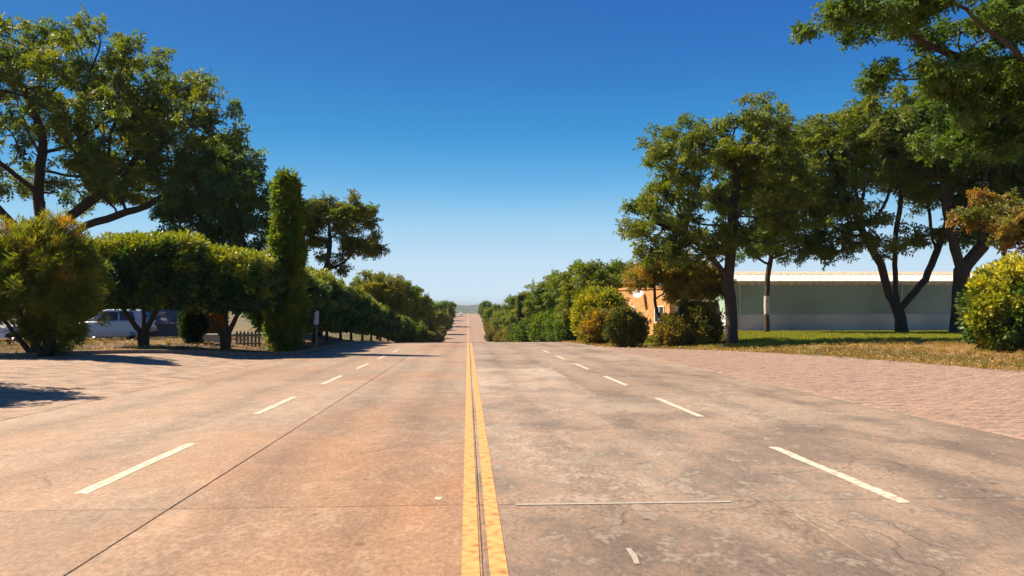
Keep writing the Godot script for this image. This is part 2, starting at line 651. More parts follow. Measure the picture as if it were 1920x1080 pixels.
# a tree: stems (polylines from the base), pads of leaves, how many twig ends a pad has and how many sprays an end has
func tree(called: String, label: String, category: String, at: Vector3, o: Dictionary) -> Node3D:
	rng.seed = o.get("seed", 1)
	var root := thing(called, label, category, at, 0.0, o.get("group", ""))
	var pads: Array = pads_in(o.env, o.pads, o.pad_r, o.get("flat", 0.65), o.get("shell", 0.5), o.get("low", -0.55))
	var targets := PackedVector3Array()
	var own := []
	var ends: int = o.get("ends", 7)
	for p in pads:
		for k in ends:
			var d := rdir()
			d.y = absf(d.y) if rng.randf() < 0.6 else d.y
			targets.append(p[0] + d * p[1] * pow(rng.randf(), 0.4))
			own.append(p[2])
	var w := grow(o.stems, targets, o.get("step", 0.4), o.get("kill", 0.45), o.get("steer", 0.12))
	part("trunk", wood(w[0], w[1], o.r, o.get("rmin", 0.014), o.get("power", 0.46), o.get("flare", 1.5)), o.get("bark", M.bark), root)
	var spots := []
	var s: float = o.get("spray", 1.0)
	var cols: Array = o.get("cols", GREEN)
	var spread: float = o.get("spread", 0.36)
	for k in targets.size():
		for q in int(o.get("sprays", 5)):
			var d := rdir()
			var p := targets[k] + d * Vector3(spread, spread * 0.7, spread) * pow(rng.randf(), 0.5)
			var up := Vector3(0, 1, 0) + rdir() * float(o.get("tilt", 1.1))
			var t: float = own[k] * 0.55 + rng.randf() * 0.35 + float(o.get("warm", 0.0))
			spots.append([Transform3D(facing(up, s * rng.randf_range(0.7, 1.2)), p), pick(cols, t)])
	scatter("crown", o.get("leaf", "feather"), o.get("mat", M.leaf), spots, root)
	return root

# a shrub or a clipped crown: leaf tufts over the skin of rounded bodies and thinly inside them
func skin(bodies: Array, per_m2: float, s: float, cols: Array, e := 2.0, depth := 0.3, bump := 0.12, top_tint := 0.0, out := 1.0, warm := 0.0) -> Array:
	var f := FastNoiseLite.new()
	f.seed = rng.randi() % 1000
	f.frequency = 0.55
	var spots := []
	for b in bodies:
		var c: Vector3 = b[0]
		var r: Vector3 = b[1]
		var area := 4.0 * PI * pow((pow(r.x * r.y, 1.6) + pow(r.x * r.z, 1.6) + pow(r.y * r.z, 1.6)) / 3.0, 1.0 / 1.6)
		for k in int(area * per_m2):
			var d := rdir()
			# even out over a stretched body
			d = (d * Vector3(1.0 / r.x, 1.0 / r.y, 1.0 / r.z)).normalized() if rng.randf() < 0.45 else d
			var q := pow(pow(absf(d.x), e) + pow(absf(d.y), e) + pow(absf(d.z), e), -1.0 / e)
			var u := d * q
			var w := 1.0 - depth * pow(rng.randf(), 1.8) + bump * f.get_noise_3dv(u * r * 2.2 + c)
			var p := c + u * r * w
			var inside := false
			for o in bodies:
				if o != b:
					var v: Vector3 = (p - o[0]) / o[1]
					if pow(absf(v.x), e) + pow(absf(v.y), e) + pow(absf(v.z), e) < 0.5:
						inside = true
			if inside and rng.randf() < 0.8:
				continue
			var nrm := Vector3(signf(d.x) * pow(absf(u.x), e - 1) / r.x, signf(d.y) * pow(absf(u.y), e - 1) / r.y, signf(d.z) * pow(absf(u.z), e - 1) / r.z).normalized()
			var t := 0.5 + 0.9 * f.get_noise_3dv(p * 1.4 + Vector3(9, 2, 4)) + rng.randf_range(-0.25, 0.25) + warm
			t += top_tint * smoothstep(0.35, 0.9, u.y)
			spots.append([Transform3D(facing(nrm * out + Vector3(0, 0.4, 0) + rdir() * 0.6, s * rng.randf_range(0.75, 1.25)), p), pick(cols, t)])
	return spots

func stems_mesh(list: Array, sides := 7) -> ArrayMesh:
	# list: [points, radius at foot, radius at tip]
	var g := Geo.new()
	for s in list:
		var pts := PackedVector3Array()
		var rad := PackedFloat32Array()
		var raw: Array = s[0]
		for k in raw.size() - 1:
			for q in 4:
				pts.append(raw[k].lerp(raw[k + 1], q / 4.0) + rdir() * float(s[1]) * 0.12)
		pts.append(raw[-1])
		for k in pts.size():
			rad.append(lerpf(s[1], s[2], float(k) / (pts.size() - 1)) * (1.0 + 0.5 * exp(-k * 0.9)))
		g.tube(pts, rad, sides)
	return g.mesh()

func shrub(called: String, label: String, category: String, at: Vector3, bodies: Array, o: Dictionary) -> Node3D:
	rng.seed = o.get("seed", 3)
	var root := thing(called, label, category, at, 0.0, o.get("group", ""))
	var list := []
	var n: int = o.get("stems", 5)
	for k in n:
		var b: Array = bodies[k % bodies.size()]
		var to: Vector3 = b[0] + Vector3(rng.randf_range(-0.4, 0.4), 0.1, rng.randf_range(-0.4, 0.4)) * b[1]
		var foot := Vector3(rng.randf_range(-0.15, 0.15), -0.1, rng.randf_range(-0.15, 0.15)) * float(o.get("foot", 1.0))
		list.append([[foot, foot.lerp(to, 0.5) + Vector3(rng.randf_range(-0.15, 0.15), 0.15, 0), to], o.get("r", 0.05), 0.012])
	part("trunk" if n == 1 else "stems", stems_mesh(list), o.get("bark", M.bark), root)
	scatter("foliage", o.get("leaf", "broad"), o.get("mat", M.leaf), skin(bodies, o.get("density", 14.0), o.get("spray", 1.0), o.get("cols", GREEN), o.get("e", 2.0), o.get("depth", 0.35), o.get("bump", 0.25), o.get("top", 0.0), o.get("out", 1.0), o.get("warm", 0.0)), root)
	return root

func sky_air(az: float, el: float, exposure: float) -> ImageTexture:
	# clear air: deep blue overhead, pale at the horizon, a little paler round the sun
	var e := [0.0, 2.8, 5.8, 8.8, 12.0, 15.0, 17.5, 21.0, 40.0, 90.0]
	var c := [Color8(212, 232, 246), Color8(200, 226, 245), Color8(162, 210, 242), Color8(104, 177, 230), Color8(64, 149, 214), Color8(53, 129, 202), Color8(47, 116, 194), Color8(41, 103, 185), Color8(36, 90, 168), Color8(32, 78, 150)]
	var im := Image.create_empty(512, 256, false, Image.FORMAT_RGBF)
	var sun := Vector3(sin(deg_to_rad(az)) * cos(deg_to_rad(el)), sin(deg_to_rad(el)), -cos(deg_to_rad(az)) * cos(deg_to_rad(el)))
	for j in 256:
		var up := 90.0 - (j + 0.5) / 256.0 * 180.0
		var q := clampf(up, 0.0, 89.9)
		var k := 0
		while q > e[k + 1]:
			k += 1
		var a: Color = c[k].lerp(c[k + 1], (q - e[k]) / (e[k + 1] - e[k])).srgb_to_linear()
		if up < 0.0:
			a = Color(0.30, 0.25, 0.20)
		for i in 512:
			var t := (i + 0.5) / 512.0 * TAU
			var d := Vector3(sin(t) * cos(deg_to_rad(up)), sin(deg_to_rad(up)), -cos(t) * cos(deg_to_rad(up)))
			var g := 0.20 * pow(clampf(d.dot(sun) * 0.5 + 0.5, 0.0, 1.0), 5.0)
			var o := a.lerp(Color(0.22, 0.60, 0.86), g) if up > 0.0 else a
			im.set_pixel(i, j, Color(o.r / exposure, o.g / exposure, o.b / exposure))
	return ImageTexture.create_from_image(im)

# ---------------------------------------------------------------- the ground
func ground() -> void:
	var xs := PackedFloat32Array()
	for x in [-4000.0, -2000.0, -900.0, -400.0, -200.0, -120.0, -80.0, -60.0, -48.0]:
		xs.append(x)
	var x := -40.0
	while x <= 44.0:
		xs.append(x)
		x += 0.7 if absf(x) < 24.0 else 1.6
	for q in [50.0, 60.0, 80.0, 120.0, 200.0, 400.0, 900.0, 2000.0, 4000.0]:
		xs.append(q)
	var ds := PackedFloat32Array()
	var d := -60.0
	while d < 4200.0:
		ds.append(d)
		d += 12.0 if d < -6 else (0.7 if d < 62 else (4.0 if d < 130 else (12.0 if d < 520 else 300.0)))
	var f := FastNoiseLite.new()
	f.seed = 77
	f.frequency = 0.11
	var g := Geo.new()
	for dd in ds:
		for xx in xs:
			var h := H(xx, dd) - 0.03
			var inside := 0.0     # how far in under a hard surface
			if absf(xx) < 7.0:
				inside = 7.0 - absf(xx)
			elif xx >= 7.0 and dd < 45.0:
				inside = lawn_edge(dd) - xx
			elif xx <= -7.0:
				inside = bed_edge(xx) - dd
			var n := f.get_noise_2d(xx, dd)
			var n2 := f.get_noise_2d(xx * 4.0 + 300, dd * 4.0)
			h += (0.05 * n + 0.025 * n2) * smoothstep(0.0, -1.0, inside)
			if xx < -7.3 and dd < 120:
				h += 0.10 * smoothstep(-0.15, -0.5, inside)
			h -= 0.14 * smoothstep(0.2, 1.0, inside)
			g.v.append(Vector3(xx, h, -dd))
			var col := Color(0.20, 0.15, 0.06).lerp(Color(0.10, 0.10, 0.025), smoothstep(-0.3, 0.4, n + n2 * 0.5))
			if xx > 7 and dd < 75:
				var back := -inside + n * 2.0 + n2 * 0.7
				col = Color(0.34, 0.20, 0.075).lerp(Color(0.17, 0.135, 0.03), smoothstep(0.1, 0.8, back) * smoothstep(4.6, 2.8, back)).lerp(Color(0.24, 0.24, 0.022), smoothstep(33.0, 39.0, dd + n * 2.0) * smoothstep(1.0, 3.0, back))
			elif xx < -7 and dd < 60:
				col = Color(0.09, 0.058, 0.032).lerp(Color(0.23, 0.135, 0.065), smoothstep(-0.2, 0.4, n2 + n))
			elif absf(xx) < 9.5 and dd > 60:
				col = Color(0.45, 0.26, 0.12).lerp(Color(0.28, 0.2, 0.07), smoothstep(7.5, 9.5, absf(xx) + n))
			g.c.append(col)
	var w := xs.size()
	for j in ds.size() - 1:
		for i in w - 1:
			var a := j * w + i
			g.i.append_array(PackedInt32Array([a, a + w, a + 1, a + 1, a + w, a + w + 1]))
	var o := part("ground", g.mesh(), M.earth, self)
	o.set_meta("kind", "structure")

func sheet(x0: float, x1: float, d0: float, d1: float, lift: float, thick: float, bevel: float, g: Geo) -> void:
	# a slab that follows the road's profile, with cut edges; uv1 fine grain, uv2 the road map
	var cuts := [d0, d0 + bevel]
	var m := maxi(1, int(ceil((d1 - d0) / 2.0)))
	for k in range(1, m):
		cuts.append(lerpf(d0, d1, float(k) / m))
	cuts.append(d1 - bevel)
	cuts.append(d1)
	var ex := [x0, x0, x0 + bevel, x1 - bevel, x1, x1]
	var first := g.v.size()
	for k in cuts.size():
		var d: float = cuts[k]
		var end := k == 0 or k == cuts.size() - 1
		for q in 6:
			var y := hr(d) + lift
			if q == 0 or q == 5:
				y -= thick
			elif q == 1 or q == 4 or end:
				y -= bevel
			var p := Vector3(ex[q], y, -d)
			g.v.append(p)
			g.uv.append(Vector2(p.x / 1.3, d / 1.3))
			g.uv2.append(Vector2((p.x + 8.0) / 16.0, (d - 3.0) / 40.0))
	for k in cuts.size() - 1:
		for q in 5:
			var a := first + k * 6 + q
			g.i.append_array(PackedInt32Array([a, a + 6, a + 1, a + 1, a + 6, a + 7]))

func line(called: String, x0: float, x1: float, d0: float, d1: float, m: Material, parent: Node, ragged := 0.0) -> void:
	var g := Geo.new()
	var n := maxi(1, int(ceil((d1 - d0) / (0.25 if ragged > 0 else 1.0))))
	for k in n + 1:
		var d := lerpf(d0, d1, float(k) / n)
		var y := hr(d) + 0.004
		var a := x0 + rng.randf_range(-ragged, ragged)
		var b := x1 + rng.randf_range(-ragged, ragged)
		g.v.append_array(PackedVector3Array([Vector3(a, y, -d), Vector3(b, y, -d)]))
	for k in n:
		var a := k * 2
		g.i.append_array(PackedInt32Array([a, a + 2, a + 1, a + 1, a + 2, a + 3]))
	part(called, g.mesh(), m, parent)

func road() -> void:
	rng.seed = 5
	var r := struct_root("road")
	# bedding seen in the joints
	var bed := Geo.new()
	var n := 40
	for k in n + 1:
		var d := lerpf(-8.0, 56.0, float(k) / n)
		bed.v.append_array(PackedVector3Array([Vector3(-7.0, hr(d) - 0.007, -d), Vector3(7.0, hr(d) - 0.007, -d)]))
	for k in n:
		var a := k * 2
		bed.i.append_array(PackedInt32Array([a, a + 2, a + 1, a + 1, a + 2, a + 3]))
	part("joint_bedding", bed.mesh(), M.joint, r)
	var cols := [[-7.0, -2.404], [-2.390, 0.095], [0.105, 2.545], [2.555, 6.98]]
	for k in 14:
		var d0 := -6.85 + 4.5 * k
		for q in 4:
			var g := Geo.new()
			sheet(cols[q][0], cols[q][1], d0 + 0.0025, d0 + 4.4975, rng.randf_range(-0.0015, 0.0015), 0.14, 0.004, g)
			var pale := q == 2 and (k == 5 or k == 6)
			part("concrete_slab", g.mesh(), M["slab%d" % (3 if pale else rng.randi() % 3)], r)
	var far := Geo.new()
	var d := 56.15
	while d < 500.0:
		var e := d + 6.0
		far.quad(Vector3(-7.0, hr(d), -d), Vector3(7.0, hr(d), -d), Vector3(7.0, hr(e), -e), Vector3(-7.0, hr(e), -e))
		d = e
	part("far_carriageway", far.mesh(), M.far_road, r)
	line("centre_line", -0.035, 0.075, 1.0, 160.0, M.yellow, r)
	line("centre_line", 0.135, 0.245, 1.0, 160.0, M.yellow, r)
	line("centre_line", -0.02, 0.22, 222.0, 440.0, M.yellow, r)
	for k in 6:
		line("lane_dash", -3.44, -3.32, 7.25 + 5.85 * k, 10.1 + 5.85 * k, M.white, r, 0.009)
		line("lane_dash", 3.56, 3.68, 6.5 + 5.85 * k, 9.4 + 5.85 * k, M.white, r, 0.009)
	line("worn_dash", 1.05, 1.085, 4.99, 5.33, M.worn_white, r, 0.012)
	line("worn_dash", -0.27, -0.22, 6.84, 6.94, M.white, r, 0.012)
	line("joint_sealant", 0.4, 2.2, 6.60, 6.655, M.worn_white, r, 0.012)

func apron() -> void:
	# side apron, whose inner edge is the kerb of the bed
	var r := struct_root("side_apron")
	var g := Geo.new()
	var xs := []
	var x := -7.0
	while x > -60.0:
		xs.append(x)
		x -= 0.5 if x > -22 else 4.0
	for a in xs:
		for k in 41:
			var d := lerpf(-8.0, bed_edge(a), k / 40.0)
			g.v.append(Vector3(a, H(a, d) + 0.002, -d))
	for i in xs.size() - 1:
		for k in 40:
			var a := i * 41 + k
			g.i.append_array(PackedInt32Array([a, a + 41, a + 1, a + 1, a + 41, a + 42]))
	part("apron_surface", g.mesh(), M.apron, r)
	# kerb
	var kerb := struct_root("kerb")
	var path := []
	x = -34.0
	while x < -7.32:
		path.append(Vector2(x, bed_edge(x)))
		x += 0.8 if x < -12 else 0.4
	path.append(Vector2(-7.3, 35.6))
	var d := 36.5
	while d < 64:
		path.append(Vector2(-7.25, d))
		d += 1.0
	for k in path.size() - 1:
		var a: Vector2 = path[k]
		var b: Vector2 = path[k + 1]
		var t := (b - a).normalized()
		var nrm := Vector2(-t.y, t.x)
		if nrm.y < 0 and nrm.x > 0:
			nrm = -nrm
		a += t * 0.008
		b -= t * 0.008
		var q := Geo.new()
		var c := []
		for w in [[a, 0.0], [b, 0.0], [b, 0.14], [a, 0.14]]:
			var p: Vector2 = w[0] + nrm * w[1]
			c.append(Vector3(p.x, H(p.x, p.y), -p.y))
		var up := Vector3(0, 0.13, 0)
		var dn := Vector3(0, -0.1, 0)
		q.quad(c[0] + dn, c[1] + dn, c[1] + up, c[0] + up)
		q.quad(c[0] + up, c[1] + up, c[2] + up, c[3] + up)
		q.quad(c[1] + dn, c[2] + dn, c[2] + up, c[1] + up)
		q.quad(c[3] + dn, c[0] + dn, c[0] + up, c[3] + up)
		q.quad(c[2] + dn, c[3] + dn, c[3] + up, c[2] + up)
		part("kerb_stone", q.mesh(), M.kerb, kerb)

func brick_spot(x: float, d: float, sx: float, turn: float) -> Array:
	var y := H(x, d)
	var slope := (H(x + 0.2, d) - y) / 0.2
	var tilt := (hr(d + 0.5) - hr(d)) / 0.5
	var bs := Basis(Vector3(1, slope + rng.randf_range(-0.01, 0.01), 0), Vector3(0, 1, 0), Vector3(0, -tilt + rng.randf_range(-0.01, 0.01), 1)) * Basis(Vector3.UP, turn) * Basis.from_scale(Vector3(sx, 1, 1))
	var c := Color(0.42, 0.265, 0.19).lerp(Color(0.33, 0.235, 0.185), rng.randf())
	var w := rng.randf_range(0.82, 1.12) * (0.72 if rng.randf() < 0.03 else 1.0)
	return [Transform3D(bs, Vector3(x, y + rng.randf_range(-0.004, 0.003), -d)), Color(c.r * w, c.g * w, c.b * w)]

func paving() -> void:
	rng.seed = 8
	var r := struct_root("brick_paving")
	var bed := Geo.new()
	var n := 30
	for k in n + 1:
		var d := lerpf(2.0, 44.0, float(k) / n)
		var e := maxf(lawn_edge(d), 7.05)
		for q in 9:
			var x := lerpf(6.97, e + 0.1, q / 8.0)
			bed.v.append(Vector3(x, H(x, d) - 0.012, -d))
	for k in n:
		for q in 8:
			var a := k * 9 + q
			bed.i.append_array(PackedInt32Array([a, a + 9, a + 1, a + 1, a + 9, a + 10]))
	part("sand_bed", bed.mesh(), M.kerb, r)
	var b := Geo.new()
	b.box(Vector3(-0.107, -0.05, -0.055), Vector3(0.107, 0.008, 0.055), 0.006)
	LEAF.brick = b.mesh()
	var spots := []
	var row := 0
	var d := 3.0
	while d < 43.2:
		var e := lawn_edge(d)
		var half := row % 2 == 1
		var x := 7.166 if half else 7.221
		while x < e - 0.1 + rng.randf_range(-0.2, 0.1):
			spots.append(brick_spot(x, d, 0.49 if half else 1.0, 0.0))
			x += 0.1665 if half else 0.222
			half = false
		d += 0.118
		row += 1
	d = 3.0
	while d < 43.2:
		spots.append(brick_spot(7.05, d, 1.0, PI / 2))
		d += 0.222
	var o := scatter("paving_brick", "brick", M.brick, spots, r)
	o.set_meta("kind", "stuff")

func lawn() -> void:
	rng.seed = 9
	var spots := []
	var f := FastNoiseLite.new()
	f.seed = 4
	f.frequency = 0.12
	for k in 42000:
		var d := rng.randf_range(14.0, 62.0)
		var x := rng.randf_range(7.2, 48.0)
		var back := x - lawn_edge(d)
		if back < -0.05 or x > d * 0.75 + 3.0:
			continue
		var n := f.get_noise_2d(x, d) * 2.2 + f.get_noise_2d(x * 3.0, d * 3.0) * 1.5
		var t := smoothstep(33.0, 39.0, d + n * 1.6) * smoothstep(0.8, 3.0, back + n * 0.4)
		if rng.randf() > 0.35 + 0.65 * t + (0.3 if back < 0.4 else 0.0):
			continue
		var dry := Color(0.44, 0.26, 0.06).lerp(Color(0.26, 0.19, 0.03), rng.randf())
		dry = dry.lerp(Color(0.15, 0.11, 0.02), 0.75 * smoothstep(0.1, 0.6, back) * smoothstep(4.4, 2.6, back + n) * smoothstep(36.0, 31.0, d))
		var green := Color(0.34, 0.33, 0.02).lerp(Color(0.22, 0.26, 0.02), rng.randf())
		var c := dry.lerp(green, clampf(t + rng.randf_range(-0.2, 0.2), 0, 1))
		spots.append([Transform3D(facing(Vector3(0, 1, 0) + rdir() * 0.15, rng.randf_range(0.6, 1.15)), Vector3(x, H(x, d) - 0.02, -d)), c])
	for k in 2600:
		var x := rng.randf_range(-30.0, -7.6)
		var d := rng.randf_range(24.0, 48.0)
		if d < bed_edge(x) + 0.15 or f.get_noise_2d(x * 2.0, d * 2.0) < -0.05:
			continue
		spots.append([Transform3D(facing(Vector3(0, 1, 0) + rdir() * 0.2, rng.randf_range(0.5, 1.1)), Vector3(x, H(x, d) + 0.05, -d)), Color(0.16, 0.17, 0.025).lerp(Color(0.30, 0.20, 0.05), rng.randf())])
	var o := scatter("grass", "tuft", M.grass, spots, self)
	o.set_meta("kind", "stuff")
	tag(o, "dry to bright green grass of lawn and planted bed", "grass")
	# dead leaves on both verges
	var g := Geo.new()
	for k in 5:
		leaf(g, rdir() * Vector3(0.25, 0, 0.25), Vector3(rng.randf_range(-1, 1), 0.15, rng.randf_range(-1, 1)).normalized(), Vector3.UP.cross(Vector3(rng.randf_range(-1, 1), 0, 0.3)).normalized(), 0.11, 0.06, 0.015)
	LEAF.litter = g.mesh()
	spots = []
	for k in 9000:
		var d := rng.randf_range(20.0, 60.0)
		var x := rng.randf_range(7.2, 30.0)
		if rng.randf() < 0.35:
			x = rng.randf_range(-30.0, -7.5)
			d = rng.randf_range(24.0, 44.0)
			if d < bed_edge(x) + 0.2 or rng.randf() < 0.5:
				continue
		elif x < lawn_edge(d) or rng.randf() < smoothstep(1.0, 6.0, x - lawn_edge(d)):
			continue
		spots.append([Transform3D(facing(Vector3.UP, rng.randf_range(0.6, 1.3)), Vector3(x, H(x, d) + (0.1 if x < 0 else 0.03), -d)), pick([Color(0.16, 0.08, 0.03), Color(0.34, 0.17, 0.05), Color(0.45, 0.26, 0.09)], rng.randf())])
	o = scatter("fallen_leaves", "litter", M.grass, spots, self)
	o.set_meta("kind", "stuff")
	tag(o, "brown fallen leaves along the edges of lawn and planted bed", "leaves")

func hills() -> void:
	var f := FastNoiseLite.new()
	f.seed = 12
	f.frequency = 0.004
	var g := Geo.new()
	var n := 160
	for k in n + 1:
		var x := lerpf(-1800.0, 1800.0, float(k) / n)
		var top := 3.0 + 14.0 * absf(f.get_noise_1d(x)) + 20.0 * smoothstep(100.0, 1500.0, absf(x + 20.0))
		for q in 6:
			var t := q / 5.0
			g.v.append(Vector3(x, lerpf(-60.0, top, sin(t * PI / 2)) + 4.0 * f.get_noise_2d(x * 4.0, q * 60.0), -2500.0 - 500.0 * t))
	for k in n:
		for q in 5:
			var a := k * 6 + q
			g.i.append_array(PackedInt32Array([a, a + 1, a + 6, a + 6, a + 1, a + 7]))
	var o := part("hills", g.mesh(), tri(mat(lin(0.06, 0.09, 0.05), 1.0), M.earth.albedo_texture, 0.004), self)
	o.set_meta("kind", "structure")

# ---------------------------------------------------------------- buildings
func warehouse() -> void:
	var w := thing("long_building", "long low building with grey-green wall, pale dado and white sheet roof", "building", Vector3(20.2, H(24, 60) - 0.1, -60.0), deg_to_rad(-2.0))
	var L := 26.0
	var g := Geo.new()
	g.box(Vector3(0, -0.5, -9), Vector3(L, 3.72, 0))
	part("wall", g.mesh(), M.wall_green, w)
	g = Geo.new()
	g.box(Vector3(-0.02, -0.5, -9.02), Vector3(L + 0.02, 1.42, 0.035), 0.02)
	part("dado", g.mesh(), M.wall_grey, w)
	# eaves beam, gutter and the roof of single sheets
	g = Geo.new()
	g.box(Vector3(-0.25, 3.66, 0.04), Vector3(L + 0.25, 3.9, 0.12))
	part("eaves_board", g.mesh(), M.roof_white, w)
	var gut := Geo.new()
	gut.tube(PackedVector3Array([Vector3(-0.3, 3.86, 0.3), Vector3(L + 0.3, 3.86, 0.3)]), PackedFloat32Array([0.085, 0.085]), 10)
	part("gutter", gut.mesh(), M.roof_white, w)
	rng.seed = 14
	for k in 26:
		var s := Geo.new()
		var x0 := k * 1.0 - 0.1 + 0.004
		# ribbed sheet rising towards the ridge
		var prof := [[0.0, 0.0], [0.42, 0.0], [0.46, 0.02], [0.54, 0.02], [0.58, 0.0], [0.94, 0.0], [0.96, 0.02], [0.985, 0.02], [0.992, 0.0]]
		var lift := rng.randf_range(0.0, 0.012)
		for q in prof.size() - 1:
			var a: Array = prof[q]
			var b: Array = prof[q + 1]
			var a0 := Vector3(x0 + a[0], 3.93 + a[1] + lift, 0.42)
			var b0 := Vector3(x0 + b[0], 3.93 + b[1] + lift, 0.42)
			var rise := Vector3(0, 0.60, -3.3)
			s.quad(a0, b0, b0 + rise, a0 + rise)
			s.quad(a0 + Vector3(0, -0.03, 0), b0 + Vector3(0, -0.03, 0), b0, a0)
		part("roof_sheet", s.mesh(), M.roof_white, w)
	g = Geo.new()
	for q in [[Vector3(-0.2, 4.40, -2.9), Vector3(0, 0.16, 0)], [Vector3(-0.2, 4.56, -2.84), Vector3(0, 0.26, -0.5)], [Vector3(-0.2, 4.82, -3.34), Vector3(0, 0.02, -1.2)]]:
		var e := Vector3(L + 0.4, 0, 0)
		g.quad(q[0], q[0] + e, q[0] + e + q[1], q[0] + q[1])
	part("ridge_cap", g.mesh(), M.trim_beige, w)
	g = Geo.new()
	g.tri(Vector3(0, 3.72, 0), Vector3(0, 4.8, -4.5), Vector3(0, 3.72, -9))
	part("gable", g.mesh(), M.wall_green, w)
	for x in [0.4, 12.8, 25.2]:
		var p := Geo.new()
		p.tube(PackedVector3Array([Vector3(x, 3.8, 0.28), Vector3(x, 3.5, 0.1), Vector3(x, 0.0, 0.1)]), PackedFloat32Array([0.045, 0.045, 0.045]), 8)
		part("downpipe", p.mesh(), M.wall_grey, w)

func window_in(parent: Node, at: Vector3, wd: float, ht: float, frame: Material, turn := 0.0) -> void:
	# a framed window standing 3 cm proud of the wall it is set in; +z is outwards
	var g := Geo.new()
	g.box(Vector3(-wd / 2, -ht / 2, 0), Vector3(-wd / 2 + 0.07, ht / 2, 0.06))
	g.box(Vector3(wd / 2 - 0.07, -ht / 2, 0), Vector3(wd / 2, ht / 2, 0.06))
	g.box(Vector3(-wd / 2 + 0.07, ht / 2 - 0.07, 0), Vector3(wd / 2 - 0.07, ht / 2, 0.06))
	g.box(Vector3(-wd / 2 + 0.07, -ht / 2, 0), Vector3(wd / 2 - 0.07, -ht / 2 + 0.07, 0.06))
	g.box(Vector3(-0.03, -ht / 2 + 0.07, 0), Vector3(0.03, ht / 2 - 0.07, 0.05))
	var o := part("window", g.mesh(), frame, parent)
	o.position = at
	o.rotation.y = turn
	var p := Geo.new()
	p.quad(Vector3(-wd / 2 + 0.06, -ht / 2 + 0.06, 0.02), Vector3(wd / 2 - 0.06, -ht / 2 + 0.06, 0.02), Vector3(wd / 2 - 0.06, ht / 2 - 0.06, 0.02), Vector3(-wd / 2 + 0.06, ht / 2 - 0.06, 0.02))
	part("pane", p.mesh(), M.glass, o)

func orange_house() -> void:
	# its sunlit orange side looks towards the road, its pale pink front towards the camera
	var y := H(15, 68) - 0.1
	var w := thing("orange_house", "flat-roofed orange house half hidden by a rusty brown tree", "house", Vector3(16.5, y, -65.0), deg_to_rad(17.0))
	var g := Geo.new()
	g.box(Vector3(0, -0.6, -9), Vector3(11, 4.05, 0))
	part("wall", g.mesh(), M.orange, w)
	g = Geo.new()
	g.box(Vector3(0.35, -0.55, -0.5), Vector3(11.02, 3.3, 0.03))
	part("front_wall", g.mesh(), M.pink, w)
	g = Geo.new()
	g.box(Vector3(-0.08, 4.05, -9.08), Vector3(11.08, 4.25, 0.08), 0.02)
	part("parapet", g.mesh(), M.orange, w)
	window_in(w, Vector3(-0.003, 1.9, -1.6), 1.5, 1.4, M.white_paint, -PI / 2)
	window_in(w, Vector3(-0.003, 1.9, -6.4), 1.3, 1.3, M.white_paint, -PI / 2)
	window_in(w, Vector3(4.4, 1.8, 0.034), 1.4, 1.3, M.white_paint)
	window_in(w, Vector3(7.6, 1.8, 0.034), 1.4, 1.3, M.white_paint)
	for x in [0.9, 3.0, 5.9, 9.0]:
		g = Geo.new()
		g.box(Vector3(x - 0.13, -0.3, 1.2), Vector3(x + 0.13, 2.95, 1.46))
		part("porch_post", g.mesh(), M.limewash, w)
	g = Geo.new()
	g.box(Vector3(0.5, 2.95, 0.04), Vector3(9.5, 3.12, 1.7), 0.02)
	part("porch_roof", g.mesh(), M.pink, w)
	var d := thing("satellite_dish", "white satellite dish on the sunlit side of the orange house", "satellite dish", w.transform * Vector3(-0.02, 3.55, -4.4), deg_to_rad(17.0))
	var dish := Geo.new()
	var aim := Basis(Vector3.UP, deg_to_rad(-55)) * Basis(Vector3.RIGHT, deg_to_rad(-30))
	var c := Vector3(-0.42, 0.1, 0)
	for k in 6:
		for q in 24:
			var p := []
			for z in [[k, q], [k, q + 1], [k + 1, q + 1], [k + 1, q]]:
				var rr: float = z[0] / 6.0 * 0.46
				var a: float = TAU * z[1] / 24.0
				p.append(c + aim * Vector3(rr * cos(a), rr * sin(a) * 0.92, rr * rr * 0.45))
			dish.quad(p[0], p[1], p[2], p[3])
	part("reflector", dish.mesh(), M.white_paint, d)
	var arm := Geo.new()
	arm.tube(PackedVector3Array([Vector3(0, 0, 0), Vector3(-0.3, 0, 0), c]), PackedFloat32Array([0.03, 0.03, 0.03]), 8)
	part("bracket", arm.mesh(), M.steel, d)
	arm = Geo.new()
	arm.tube(PackedVector3Array([c + aim * Vector3(0, -0.41, 0.09), c + aim * Vector3(0, -0.05, 0.62)]), PackedFloat32Array([0.014, 0.014]), 6)
	part("feed_arm", arm.mesh(), M.steel, d)

